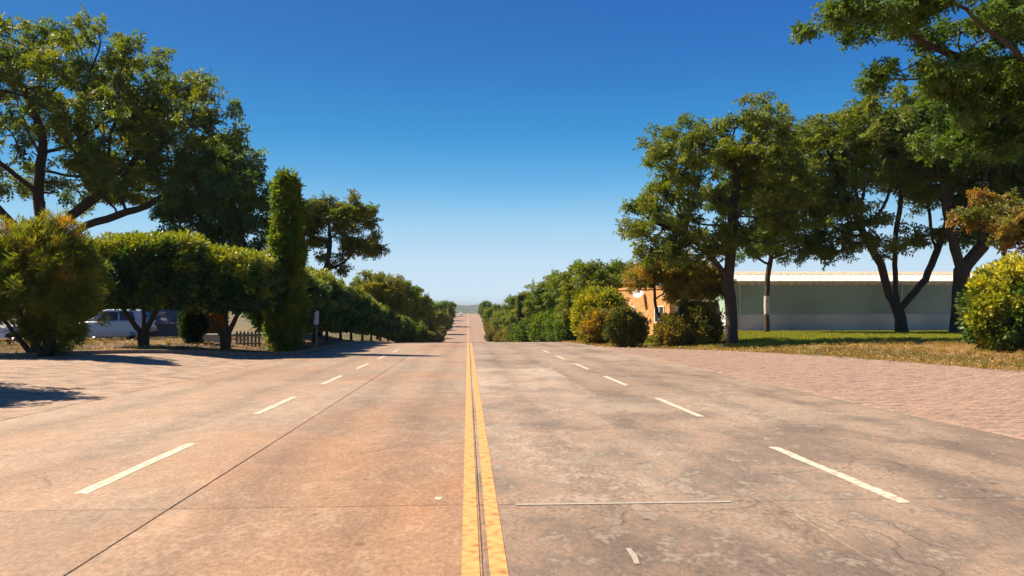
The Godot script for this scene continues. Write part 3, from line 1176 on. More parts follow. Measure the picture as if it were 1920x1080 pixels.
func small_house() -> void:
	var y := H(-21, 52) - 0.1
	var w := thing("small_house", "small cream house with grey tiled lean-to roof behind clipped trees", "house", Vector3(-24.5, y, -52.0), deg_to_rad(6.0))
	var g := Geo.new()
	g.box(Vector3(0, -0.4, -6), Vector3(7.6, 3.1, 0))
	part("wall", g.mesh(), M.cream, w)
	g = Geo.new()
	g.box(Vector3(-0.4, 3.1, -6.4), Vector3(8.0, 3.3, 0.4), 0.05)
	part("roof", g.mesh(), M.tile, w)
	# lean-to: courses of tiles falling towards the camera
	rng.seed = 3
	for k in 8:
		for q in 9:
			var t := Geo.new()
			var x0 := 3.5 + q * 0.42
			var a := Vector3(x0 + 0.006, 2.55 - k * 0.2, 0.15 + k * 0.28)
			var dn := Vector3(0, -0.215, 0.3)
			var e := Vector3(0.405, 0, 0)
			var l := Vector3(0, 0.02 + rng.randf_range(0, 0.012), 0)
			t.quad(a + dn + l, a + dn + e + l, a + e, a)
			t.quad(a + dn, a + dn + e, a + dn + e + l, a + dn + l)
			part("roof_tile", t.mesh(), M.tile, w)
	g = Geo.new()
	g.box(Vector3(3.5, -0.4, 2.1), Vector3(7.3, 0.88, 2.25))
	part("lean_to_wall", g.mesh(), M.grey_wall, w)
	window_in(w, Vector3(1.7, 1.5, 0.004), 1.2, 1.2, M.white_paint)
	# low wall and picket fence in front
	var lw := thing("low_wall", "short low whitewashed wall behind the clipped trees' trunks", "wall", base(-12.0, 39.0))
	g = Geo.new()
	g.box(Vector3(-0.9, -0.1, -0.12), Vector3(0.75, 0.42, 0.12))
	part("wall_body", g.mesh(), M.limewash, lw)
	g = Geo.new()
	g.box(Vector3(-0.95, 0.42, -0.16), Vector3(0.8, 0.49, 0.16), 0.015)
	part("coping", g.mesh(), M.limewash, lw)
	var fence := thing("picket_fence", "short grey picket fence beside the tall mast tree", "fence", base(-10.2, 38.0))
	for k in 7:
		g = Geo.new()
		var x := -0.5 + k * 0.17
		g.box(Vector3(x - 0.05, -0.1, -0.012), Vector3(x + 0.05, 0.72, 0.012))
		g.tri(Vector3(x - 0.05, 0.72, 0.012), Vector3(x + 0.05, 0.72, 0.012), Vector3(x, 0.82, 0.012))
		g.tri(Vector3(x + 0.05, 0.72, -0.012), Vector3(x - 0.05, 0.72, -0.012), Vector3(x, 0.82, -0.012))
		part("picket", g.mesh(), M.galv, fence)
	for h in [0.18, 0.55]:
		g = Geo.new()
		g.box(Vector3(-0.6, h, -0.05), Vector3(0.62, h + 0.07, -0.014))
		part("rail", g.mesh(), M.galv, fence)

# ---------------------------------------------------------------- cars
func loft(rows: Array, g: Geo) -> void:
	# rows: lists of the same number of points from one end to the other, each running from one sill over the top to the other
	var m: int = rows[0].size()
	for k in rows.size() - 1:
		for q in m - 1:
			g.quad(rows[k][q], rows[k + 1][q], rows[k + 1][q + 1], rows[k][q + 1])
	for e in [0, rows.size() - 1]:
		var c := Vector3.ZERO
		for p in rows[e]:
			c += p / m
		for q in m - 1:
			if e == 0:
				g.tri(c, rows[e][q], rows[e][q + 1])
			else:
				g.tri(c, rows[e][q + 1], rows[e][q])

func car(label: String, paint: Color, at: Vector3, turn: float, tall := 1.0) -> Node3D:
	# nose towards +x, wheels on y = 0
	var w := thing("parked_car", label, "car", at, turn, "cars parked or driving beyond the trees")
	var pm := mat(paint, 0.35)
	pm.clearcoat_enabled = true
	pm.clearcoat = 0.6
	pm.clearcoat_roughness = 0.12
	var prof := [[-2.0, 0.62, 0.70], [-1.93, 0.95, 0.78], [-1.5, 1.0, 0.82], [0.0, 0.98, 0.84], [0.85, 0.95, 0.83], [1.45, 0.88, 0.79], [1.85, 0.78, 0.72], [1.98, 0.6, 0.62]]
	var g := Geo.new()
	var rows := []
	for p in prof:
		var x: float = p[0]
		var y: float = p[1] * tall
		var z: float = p[2]
		rows.append([Vector3(x, 0.24, -z), Vector3(x, 0.5, -z - 0.02), Vector3(x, y - 0.07, -z + 0.02), Vector3(x, y, -z + 0.12), Vector3(x, y + 0.015, 0), Vector3(x, y, z - 0.12), Vector3(x, y - 0.07, z - 0.02), Vector3(x, 0.5, z + 0.02), Vector3(x, 0.24, z)])
	loft(rows, g)
	part("body", g.mesh(), pm, w)
	# cabin: posts and roof in paint, panes of dark glass set in it
	g = Geo.new()
	rows = []
	var b := 0.96 * tall
	var t := 1.5 * tall
	for p in [[-1.86, b, 0.70], [-1.55, t - 0.05, 0.58], [-1.3, t, 0.57], [0.05, t, 0.57], [0.25, t - 0.05, 0.58], [0.95, b - 0.03, 0.71]]:
		var x: float = p[0]
		rows.append([Vector3(x, b - 0.05, -0.74), Vector3(x, p[1] - 0.04, -p[2] - 0.02), Vector3(x, p[1], -p[2] + 0.08), Vector3(x, p[1] + 0.015, 0), Vector3(x, p[1], p[2] - 0.08), Vector3(x, p[1] - 0.04, p[2] + 0.02), Vector3(x, b - 0.05, 0.74)])
	loft(rows, g)
	var cab := part("cabin", g.mesh(), pm, w)
	for s in [-1.0, 1.0]:
		for q in [[-1.38, -0.62, -1.22, -0.62], [-0.52, 0.45, -0.52, 0.1]]:
			g = Geo.new()
			var lo: float = b + 0.03
			var hi: float = t - 0.12
			var z0 := 0.752
			var z1 := 0.638
			var p := [Vector3(q[0], lo, s * z0), Vector3(q[1], lo, s * z0), Vector3(q[3], hi, s * z1), Vector3(q[2], hi, s * z1)]
			g.quad(p[0], p[1], p[2], p[3])
			part("side_window", g.mesh(), M.glass, cab)
	g = Geo.new()
	g.quad(Vector3(0.93, b + 0.04, 0.6), Vector3(0.93, b + 0.04, -0.6), Vector3(0.34, t - 0.08, -0.5), Vector3(0.34, t - 0.08, 0.5))
	part("windscreen", g.mesh(), M.glass, cab)
	g = Geo.new()
	g.quad(Vector3(-1.865, b + 0.05, -0.56), Vector3(-1.865, b + 0.05, 0.56), Vector3(-1.6, t - 0.1, 0.48), Vector3(-1.6, t - 0.1, -0.48))
	part("rear_window", g.mesh(), M.glass, cab)
	for s in [-1.0, 1.0]:
		for x in [-1.25, 1.25]:
			var ty := Geo.new()
			var pts := PackedVector3Array()
			var rad := PackedFloat32Array()
			for q in [[-0.11, 0.02], [-0.11, 0.27], [-0.08, 0.315], [0.08, 0.315], [0.11, 0.27], [0.11, 0.2]]:
				pts.append(Vector3(x, 0.315, s * 0.76 + s * q[0]))
				rad.append(q[1])
			ty.tube(pts, rad, 20)
			var wheel := part("wheel", ty.mesh(), M.rubber, w)
			ty = Geo.new()
			ty.tube(PackedVector3Array([Vector3(x, 0.315, s * 0.84), Vector3(x, 0.315, s * 0.872), Vector3(x, 0.315, s * 0.88)]), PackedFloat32Array([0.2, 0.19, 0.02]), 16)
			part("rim", ty.mesh(), M.steel, wheel)
		g = Geo.new()
		g.box(Vector3(1.78, 0.62 * tall, s * 0.5 - 0.14), Vector3(1.955, 0.76 * tall, s * 0.5 + 0.14), 0.03)
		part("headlight", g.mesh(), M.lamp_clear, w)
		g = Geo.new()
		g.box(Vector3(-1.99, 0.68 * tall, s * 0.6 - 0.1), Vector3(-1.9, 0.88 * tall, s * 0.6 + 0.1), 0.02)
		part("tail_light", g.mesh(), M.lamp_red, w)
		g = Geo.new()
		g.box(Vector3(0.52, b + 0.02, s * 0.84 - 0.07), Vector3(0.66, b + 0.14, s * 0.84 + 0.07), 0.03)
		part("wing_mirror", g.mesh(), pm, w)
	g = Geo.new()
	g.box(Vector3(1.9, 0.26, -0.64), Vector3(2.03, 0.46, 0.64), 0.04)
	part("front_bumper", g.mesh(), M.rubber, w)
	g = Geo.new()
	g.box(Vector3(-2.06, 0.26, -0.66), Vector3(-1.96, 0.48, 0.66), 0.04)
	part("rear_bumper", g.mesh(), M.rubber, w)
	return w

func stone(label: String, at: Vector3, s: Vector3, sd: int) -> void:
	var f := FastNoiseLite.new()
	f.seed = sd
	f.frequency = 0.9
	var g := Geo.new()
	var rows := 7
	var cols := 10
	for k in rows + 1:
		for q in cols:
			var a := PI * k / rows
			var b := TAU * q / cols
			var d := Vector3(sin(a) * cos(b), cos(a), sin(a) * sin(b))
			g.v.append(d * s * (1.0 + 0.5 * f.get_noise_3dv(d * 1.5)))
	for k in rows:
		for q in cols:
			var a := k * cols + q
			var b := k * cols + (q + 1) % cols
			g.i.append_array(PackedInt32Array([a, a + cols, b, b, a + cols, b + cols]))
	var o := part(numbered("stone"), g.mesh(), M.stone, self)
	o.position = at
	tag(o, label, "stone", "pale stones along the edges of the beds")

func sign_post() -> void:
	var w := thing("sign_post", "slim roadside post with narrow blank white plate", "sign", base(-7.46, 40.2))
	var g := Geo.new()
	g.tube(PackedVector3Array([Vector3(0, -0.2, 0), Vector3(0, 1.98, 0)]), PackedFloat32Array([0.03, 0.03]), 10)
	part("pole", g.mesh(), M.galv, w)
	g = Geo.new()
	g.box(Vector3(-0.12, 1.28, 0.034), Vector3(0.12, 1.96, 0.054), 0.004)
	part("plate", g.mesh(), M.white_paint, w)
	for y in [1.42, 1.82]:
		g = Geo.new()
		g.box(Vector3(-0.045, y - 0.02, -0.036), Vector3(0.045, y + 0.02, 0.034))
		part("clamp", g.mesh(), M.galv, w)

# ---------------------------------------------------------------- planting
func V(x: float, y: float, z: float) -> Vector3:
	return Vector3(x, y, z)

func plant_left() -> void:
	tree("rain_tree", "huge spreading rain tree towering over the clipped trees and parked cars", "tree", base(-32.2, 62.0), {
		"seed": 101, "r": 0.7, "pads": 360, "pad_r": 1.35, "flat": 0.5, "ends": 4, "sprays": 3, "spray": 1.4, "spread": 0.6, "step": 0.75, "kill": 0.85, "shell": 0.55, "low": -0.5, "cols": GREEN, "power": 0.5,
		"env": [[V(0, 14.2, 0), V(14.6, 9.8, 9.0)], [V(9.4, 13.0, 0.5), V(6.9, 6.6, 6.0)], [V(13.4, 9.6, 0), V(3.0, 3.6, 3.4)]],
		"stems": [[V(0, -0.2, 0), V(0.1, 3.4, 0), V(0.4, 6.2, 0)], [9, V(2.6, 9.0, 0.3), V(6.0, 11.6, 0.4)], [9, V(4.2, 8.2, 1.3), V(8.6, 9.6, 1.6)], [9, V(-0.2, 10.6, -0.4), V(0.2, 14.6, -0.2)], [9, V(-3.5, 10.3, 0.4)], [9, V(1.3, 9.8, 1.8)]]})
	tree("rain_tree", "darker tree overlapping the huge rain tree, beside the tall mast tree", "tree", base(-17.4, 58.0), {
		"seed": 102, "r": 0.3, "pads": 75, "pad_r": 1.0, "ends": 5, "sprays": 3, "spray": 1.2, "spread": 0.42, "step": 0.5, "kill": 0.6, "cols": DEEP,
		"env": [[V(0, 8.8, 0), V(4.5, 4.2, 3.6)], [V(1.2, 6.0, 0), V(3.2, 2.2, 2.6)]],
		"stems": [[V(0, -0.2, 0), V(0.2, 2.5, 0), V(-0.1, 4.4, 0)]]})
	var pit := tree("shade_tree", "bushy young tree in a ring of kerb, throwing its shade on the side apron", "tree", base(-13.9, 17.4), {
		"seed": 103, "r": 0.12, "pads": 34, "pad_r": 0.75, "ends": 5, "sprays": 3, "spray": 0.9, "cols": OLIVE,
		"env": [[V(0, 4.2, 0), V(2.1, 1.6, 2.2)]], "stems": [[V(0, -0.2, 0), V(0, 2.4, 0)]]})
	var ring := Geo.new()
	for k in 20:
		var a := Vector3(cos(TAU * k / 20), 0, sin(TAU * k / 20))
		var b := Vector3(cos(TAU * (k + 1) / 20), 0, sin(TAU * (k + 1) / 20))
		var up := V(0, 0.18, 0)
		ring.quad(b * 0.7, a * 0.7, a * 0.7 + up, b * 0.7 + up)
		ring.quad(a * 0.56, b * 0.56, b * 0.56 + up, a * 0.56 + up)
		ring.quad(b * 0.7 + up, a * 0.7 + up, a * 0.56 + up, b * 0.56 + up)
		ring.tri(b * 0.56 + up * 0.7, a * 0.56 + up * 0.7, up * 0.7)
	part("planter_ring", ring.mesh(), M.kerb, pit)
	shrub("feathery_shrub", "tall olive feathery shrub with orange tips at the apron's edge", "shrub", base(-14.1, 27.7), [
		[V(0.1, 2.7, 0), V(1.6, 1.35, 1.4)], [V(-0.2, 3.8, 0), V(0.8, 0.9, 0.8)], [V(-1.3, 3.4, 0), V(0.9, 1.2, 0.9)], [V(1.0, 3.3, 0.2), V(0.8, 0.9, 0.8)], [V(-1.7, 2.1, 0.3), V(1.0, 1.5, 1.0)], [V(0.9, 2.0, 0.3), V(1.0, 0.9, 1.0)], [V(0.2, 0.9, -0.2), V(0.8, 0.9, 0.8)]],
		{"seed": 21, "stems": 9, "r": 0.1, "foot": 2.2, "leaf": "whisk", "density": 30.0, "cols": [Color(0.085, 0.11, 0.016), Color(0.14, 0.165, 0.02), Color(0.20, 0.19, 0.025), Color(0.25, 0.20, 0.03), Color(0.42, 0.15, 0.02)], "depth": 0.75, "bump": 0.75, "top": 0.26, "warm": -0.3, "spray": 0.95})
	# clipped ficus beside the apron
	for k in 2:
		rng.seed = 31 + k
		var w := thing("clipped_ficus", ["flat-topped clipped fig tree with forked trunk beside the feathery shrub", "flat-topped clipped fig tree between forked one and tall mast tree"][k], "tree", base([-13.2, -10.15][k], [33.6, 34.4][k]), 0.0, "clipped fig trees")
		var rx: float = [2.3, 1.95][k]
		part("trunk", stems_mesh([[[V(0, -0.2, 0), V(-0.15, 0.7, 0), V(-0.75, 1.5, 0), V(-1.3, 2.5, 0)], 0.15, 0.05], [[V(0.05, -0.2, 0), V(0.1, 0.8, 0), V(0.55, 1.6, 0.1), V(1.1, 2.6, 0)], 0.15, 0.05], [[V(0, -0.2, 0.05), V(0.05, 1.0, 0.1), V(-0.05, 2.4, 0)], 0.12, 0.05]], 9), M.bark, w)
		var top: float = [4.4, 4.05][k]
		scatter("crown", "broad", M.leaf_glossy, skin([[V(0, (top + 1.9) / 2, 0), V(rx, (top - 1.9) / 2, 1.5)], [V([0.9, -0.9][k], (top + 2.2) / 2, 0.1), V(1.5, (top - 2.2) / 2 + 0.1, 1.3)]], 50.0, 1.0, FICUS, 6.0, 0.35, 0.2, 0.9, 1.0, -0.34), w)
	var mast := thing("mast_tree", "tall narrow columnar mast tree at the bend of the kerb", "tree", base(-7.95, 35.9))
	rng.seed = 41
	part("trunk", stems_mesh([[[V(0, -0.2, 0), V(0.02, 4, 0), V(-0.1, 7.4, 0)], 0.12, 0.02], [[V(0.1, 3.5, 0), V(0.2, 7.2, 0)], 0.05, 0.015]]), M.bark, mast)
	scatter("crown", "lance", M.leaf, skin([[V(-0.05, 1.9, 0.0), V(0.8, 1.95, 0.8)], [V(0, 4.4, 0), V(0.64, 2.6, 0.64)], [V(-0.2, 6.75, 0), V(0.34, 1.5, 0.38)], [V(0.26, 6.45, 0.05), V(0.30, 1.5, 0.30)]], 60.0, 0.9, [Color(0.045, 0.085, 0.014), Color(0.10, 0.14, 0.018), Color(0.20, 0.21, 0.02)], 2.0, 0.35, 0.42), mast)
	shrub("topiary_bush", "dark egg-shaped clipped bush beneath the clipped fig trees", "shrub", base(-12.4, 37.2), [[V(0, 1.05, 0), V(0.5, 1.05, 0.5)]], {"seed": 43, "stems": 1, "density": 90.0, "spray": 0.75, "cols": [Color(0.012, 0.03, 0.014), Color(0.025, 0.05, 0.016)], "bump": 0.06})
	shrub("yellow_shrub", "wide yellow-green shrub behind the silver car", "shrub", base(-21.0, 47.0), [[V(0, 1.25, 0), V(2.0, 1.25, 1.2)], [V(-1.3, 1.0, 0.2), V(1.2, 1.0, 1.0)]], {"seed": 44, "density": 30.0, "cols": YELLOW, "spray": 1.2})
	shrub("brown_shrub", "upright tan shrub behind the low white wall", "shrub", base(-13.4, 43.0), [[V(0, 1.0, 0), V(0.7, 1.15, 0.6)]], {"seed": 45, "density": 34.0, "cols": BROWN, "warm": 0.3})
	# clipped row running away along the road
	var first: Node3D
	var ds := [39.6, 43.4, 47.6, 52.2, 57.4, 63.0, 69.2, 76.0, 83.5, 92.0]
	var words := ["first", "second", "third", "fourth", "fifth", "sixth", "seventh", "eighth", "ninth", "last"]
	for k in ds.size():
		var label: String = "clipped roadside tree, %s of the low row beyond the mast tree" % words[k]
		var at := base(-9.0, ds[k])
		var s: float = lerpf(1.02, 0.88, k / 9.0)
		if k == 0:
			rng.seed = 51
			first = thing("clipped_tree", label, "tree", at, 0.0, "row of clipped trees along the road")
			first.scale = Vector3.ONE * s
			part("trunk", stems_mesh([[[V(0, -0.3, 0), V(0.05, 1.0, 0), V(-0.1, 2.2, 0)], 0.12, 0.06], [[V(0.05, 0.8, 0), V(0.5, 1.5, 0.3), V(0.8, 2.4, 0.6)], 0.07, 0.03], [[V(0.0, 0.9, 0), V(-0.4, 1.6, -0.3), V(-0.6, 2.5, -0.8)], 0.07, 0.03]]), M.bark, first)
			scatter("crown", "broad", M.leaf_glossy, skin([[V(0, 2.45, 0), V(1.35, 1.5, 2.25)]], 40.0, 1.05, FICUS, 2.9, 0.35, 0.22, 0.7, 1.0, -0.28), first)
		else:
			copy_of(first, at, PI * (k % 2), V(s, s * [1.0, 0.94, 1.05][k % 3], s * (1.0 + 0.02 * k)), label)
	tree("open_tree", "thin airy tree with gappy crown rising behind the clipped row", "tree", base(-10.9, 60.0), {
		"seed": 61, "r": 0.2, "pads": 80, "pad_r": 0.55, "ends": 4, "sprays": 3, "spray": 1.0, "spread": 0.36, "cols": [Color(0.07, 0.095, 0.018), Color(0.13, 0.14, 0.02), Color(0.22, 0.15, 0.02)], "shell": 0.35,
		"env": [[V(1.3, 8.7, 0), V(3.0, 1.9, 2.4)], [V(3.0, 6.6, 0), V(1.9, 1.2, 1.5)], [V(-0.6, 7.4, 0), V(1.3, 1.5, 1.3)], [V(1.0, 5.2, 0.2), V(1.2, 0.9, 1.0)]],
		"stems": [[V(0, -0.3, 0), V(0.1, 2.5, 0), V(0.3, 4.6, 0)]]})

func plant_right() -> void:
	tree("shade_tree", "tall loose-crowned shade tree with dark trunk beside the rusty brown tree", "tree", base(13.3, 40.0), {
		"seed": 214, "steer": 0.2, "r": 0.29, "pads": 150, "pad_r": 0.70, "ends": 4, "sprays": 3, "spray": 0.9, "spread": 0.34, "step": 0.42, "kill": 0.5, "shell": 0.3, "flare": 1.9,
		"cols": [Color(0.075, 0.105, 0.014), Color(0.135, 0.155, 0.018), Color(0.21, 0.195, 0.02)],
		"env": [[V(-2.8, 6.4, 0), V(2.8, 2.0, 2.4)], [V(-2.3, 4.4, 0.3), V(2.7, 1.2, 2.2)], [V(1.6, 5.2, 0.3), V(2.2, 1.0, 1.8)], [V(-1.8, 9.2, 0), V(2.8, 2.3, 2.4)], [V(0.9, 10.4, 0), V(2.4, 2.1, 2.4)], [V(2.0, 7.6, 0), V(2.2, 2.2, 2.2)]],
		"stems": [[V(0, -0.3, 0), V(0.0, 1.6, 0), V(-0.15, 3.4, 0), V(0.0, 4.6, 0)], [10, V(0.1, 6.5, 0), V(0.3, 8.4, 0)], [8, V(-1.6, 5.0, 0.2)]]})
	var w := tree("shade_tree", "slender shade tree with whitewashed trunk before the grey-green wall", "tree", base(19.9, 52.5), {
		"seed": 202, "r": 0.17, "pads": 110, "pad_r": 0.85, "ends": 4, "sprays": 3, "spray": 1.0, "spread": 0.42, "cols": DEEP,
		"env": [[V(0.8, 9.2, 0), V(4.6, 3.0, 3.0)], [V(1.0, 5.6, 0), V(3.4, 1.4, 2.4)]],
		"stems": [[V(0, -0.2, 0), V(-0.05, 1.8, 0), V(0.05, 3.8, 0)]]})
	var g := Geo.new()
	g.tube(PackedVector3Array([V(-0.01, 1.25, 0), V(-0.045, 1.8, 0), V(-0.03, 2.5, 0)]), PackedFloat32Array([0.185, 0.178, 0.172]), 12)
	part("lime_band", g.mesh(), M.limewash, w)
	tree("umbrella_tree", "wide umbrella-shaped tree with forked trunk before the long grey wall", "tree", base(28.9, 52.0), {
		"seed": 203, "r": 0.36, "pads": 350, "pad_r": 0.9, "ends": 4, "sprays": 3, "spray": 1.1, "spread": 0.42, "low": -0.4, "step": 0.5, "kill": 0.6, "power": 0.42,
		"cols": [Color(0.07, 0.10, 0.016), Color(0.12, 0.14, 0.02), Color(0.18, 0.175, 0.02)],
		"env": [[V(-4.8, 10.6, 0), V(5.2, 3.9, 4.2)], [V(0.6, 12.2, 0), V(5.8, 4.2, 4.4)], [V(-5.6, 7.4, 0.3), V(4.4, 1.8, 3.0)], [V(-3.4, 5.4, 0.6), V(3.4, 1.0, 2.4)], [V(3.4, 6.2, 0.6), V(3.2, 1.2, 2.4)], [V(4.6, 10.0, 0), V(4.4, 3.8, 3.8)]],
		"stems": [[V(0, -0.3, 0), V(-0.15, 1.0, 0), V(-0.3, 1.5, 0)], [4, V(-1.0, 2.6, 0.1), V(-1.5, 4.6, 0.1), V(-2.6, 6.6, 0)], [4, V(0.5, 2.4, 0), V(1.6, 3.6, 0), V(2.6, 6.0, 0)], [4, V(-0.4, 3.0, -0.2), V(-0.3, 6.2, -0.3)]]})
	tree("umbrella_tree", "thick-trunked dark tree beside the forked umbrella tree", "tree", base(31.2, 49.5), {
		"seed": 204, "r": 0.5, "pads": 260, "pad_r": 1.0, "ends": 4, "sprays": 3, "spray": 1.15, "spread": 0.45, "step": 0.5, "kill": 0.6, "cols": DEEP,
		"env": [[V(2.2, 12.0, 0), V(6.4, 4.6, 5.0)], [V(4.0, 7.6, 0.5), V(4.4, 2.4, 3.0)]],
		"stems": [[V(0, -0.3, 0), V(0.1, 2.6, 0), V(0.2, 4.0, 0)], [8, V(1.6, 5.6, 0), V(2.6, 8.0, 0)], [8, V(-0.6, 6.4, 0.2), V(-0.8, 8.4, 0)]]})
	tree("overhanging_tree", "near tree whose dark boughs hang over the brick paving", "tree", base(16.2, 14.6), {
		"seed": 205, "r": 0.34, "pads": 230, "pad_r": 0.30, "flat": 0.6, "ends": 4, "sprays": 4, "spray": 0.46, "spread": 0.2, "step": 0.26, "kill": 0.3, "shell": 0.1, "power": 0.62, "rmin": 0.009, "cols": DEEP,
		"env": [[V(-7.6, 6.85, 0.2), V(2.6, 0.40, 1.4)], [V(-6.6, 6.0, -0.4), V(1.9, 0.42, 1.1)], [V(-5.7, 5.0, -1.0), V(1.3, 0.95, 1.0)], [V(-1.0, 8.0, 0), V(3.2, 1.2, 2.2)]],
		"stems": [[V(0, -0.3, 0), V(-0.1, 2.4, 0), V(-0.4, 3.4, 0)], [9, V(-2.0, 5.2, 0), V(-3.6, 6.4, 0)], [9, V(-1.8, 4.6, -0.8)], [9, V(0.2, 5.6, 0), V(0.3, 7.0, 0)]]})
	tree("rusty_tree", "low spreading tree with rusty brown leaves before the orange house", "tree", base(10.9, 43.0), {
		"seed": 206, "r": 0.13, "pads": 90, "pad_r": 0.5, "ends": 5, "sprays": 3, "spray": 0.7, "spread": 0.28, "step": 0.3, "kill": 0.36, "shell": 0.2, "cols": [Color(0.10, 0.11, 0.018), Color(0.19, 0.17, 0.022), Color(0.27, 0.18, 0.025), Color(0.32, 0.13, 0.025)],
		"env": [[V(-0.2, 4.0, 0), V(2.1, 0.8, 1.6)], [V(1.5, 3.2, 0.1), V(1.7, 1.3, 1.5)], [V(-0.9, 3.5, 0.1), V(1.3, 0.7, 1.2)]],
		"stems": [[V(0, -0.2, 0), V(0.05, 0.9, 0)], [2, V(0.6, 1.8, 0)], [2, V(-0.7, 1.9, 0)]]})
	shrub("dark_shrub", "dark green shrub at the corner of the dry grass verge", "shrub", base(8.5, 42.6), [[V(0, 0.95, 0), V(1.0, 0.95, 0.9)], [V(-0.3, 1.3, 0.1), V(0.7, 0.6, 0.7)]], {"seed": 71, "density": 34.0, "cols": [Color(0.03, 0.055, 0.016), Color(0.09, 0.09, 0.018), Color(0.18, 0.12, 0.02)], "bump": 0.5, "depth": 0.6})
	shrub("dark_shrub", "broad brown-green shrub at the foot of the rusty tree", "shrub", base(11.2, 41.2), [[V(-0.5, 0.75, 0), V(0.9, 0.85, 0.9)], [V(0.8, 0.95, 0), V(1.1, 1.15, 0.9)], [V(0.5, 1.4, -0.2), V(0.8, 0.8, 0.7)]], {"seed": 72, "stems": 8, "density": 30.0, "cols": [Color(0.05, 0.065, 0.016), Color(0.13, 0.11, 0.018), Color(0.24, 0.15, 0.022)], "bump": 0.55, "depth": 0.65})
	shrub("round_bush", "yellow-green dome-shaped bush beside the road", "shrub", base(8.9, 54.0), [[V(0, 1.75, 0), V(1.75, 1.85, 1.7)]], {"seed": 73, "density": 36.0, "cols": YELLOW, "bump": 0.2, "warm": -0.08, "spray": 1.2})
	shrub("brown_shrub", "brownish shrub in front of the yellow-green dome bush", "shrub", base(8.4, 48.5), [[V(-0.5, 0.9, 0.2), V(0.9, 1.0, 0.9)], [V(0.9, 0.9, 0), V(1.2, 1.0, 1.0)]], {"seed": 74, "stems": 6, "density": 30.0, "cols": BROWN, "bump": 0.45, "warm": -0.1, "spray": 1.1})
	shrub("round_bush", "round glossy bush with yellow leaves at the lawn's near edge", "shrub", base(19.5, 27.4), [[V(0, 1.5, 0), V(1.6, 1.62, 1.5)], [V(0.9, 1.2, 0.3), V(1.2, 1.2, 1.2)]], {"seed": 75, "density": 55.0, "mat": M.leaf_glossy, "cols": [Color(0.035, 0.07, 0.016), Color(0.10, 0.13, 0.018), Color(0.30, 0.26, 0.02), Color(0.46, 0.36, 0.02)], "bump": 0.28, "top": 0.6, "warm": -0.14, "spray": 1.2})
	tree("orange_sapling", "sapling with sparse orange and green leaves behind the round glossy bush", "tree", base(21.6, 31.5), {
		"seed": 207, "r": 0.08, "pads": 16, "pad_r": 0.6, "ends": 5, "sprays": 4, "spray": 0.8, "cols": [Color(0.08, 0.11, 0.02), Color(0.18, 0.15, 0.03), Color(0.42, 0.15, 0.03)],
		"env": [[V(0, 4.6, 0), V(1.4, 1.6, 1.2)]], "stems": [[V(0, -0.2, 0), V(0.1, 1.4, 0), V(0.0, 2.8, 0)]]})

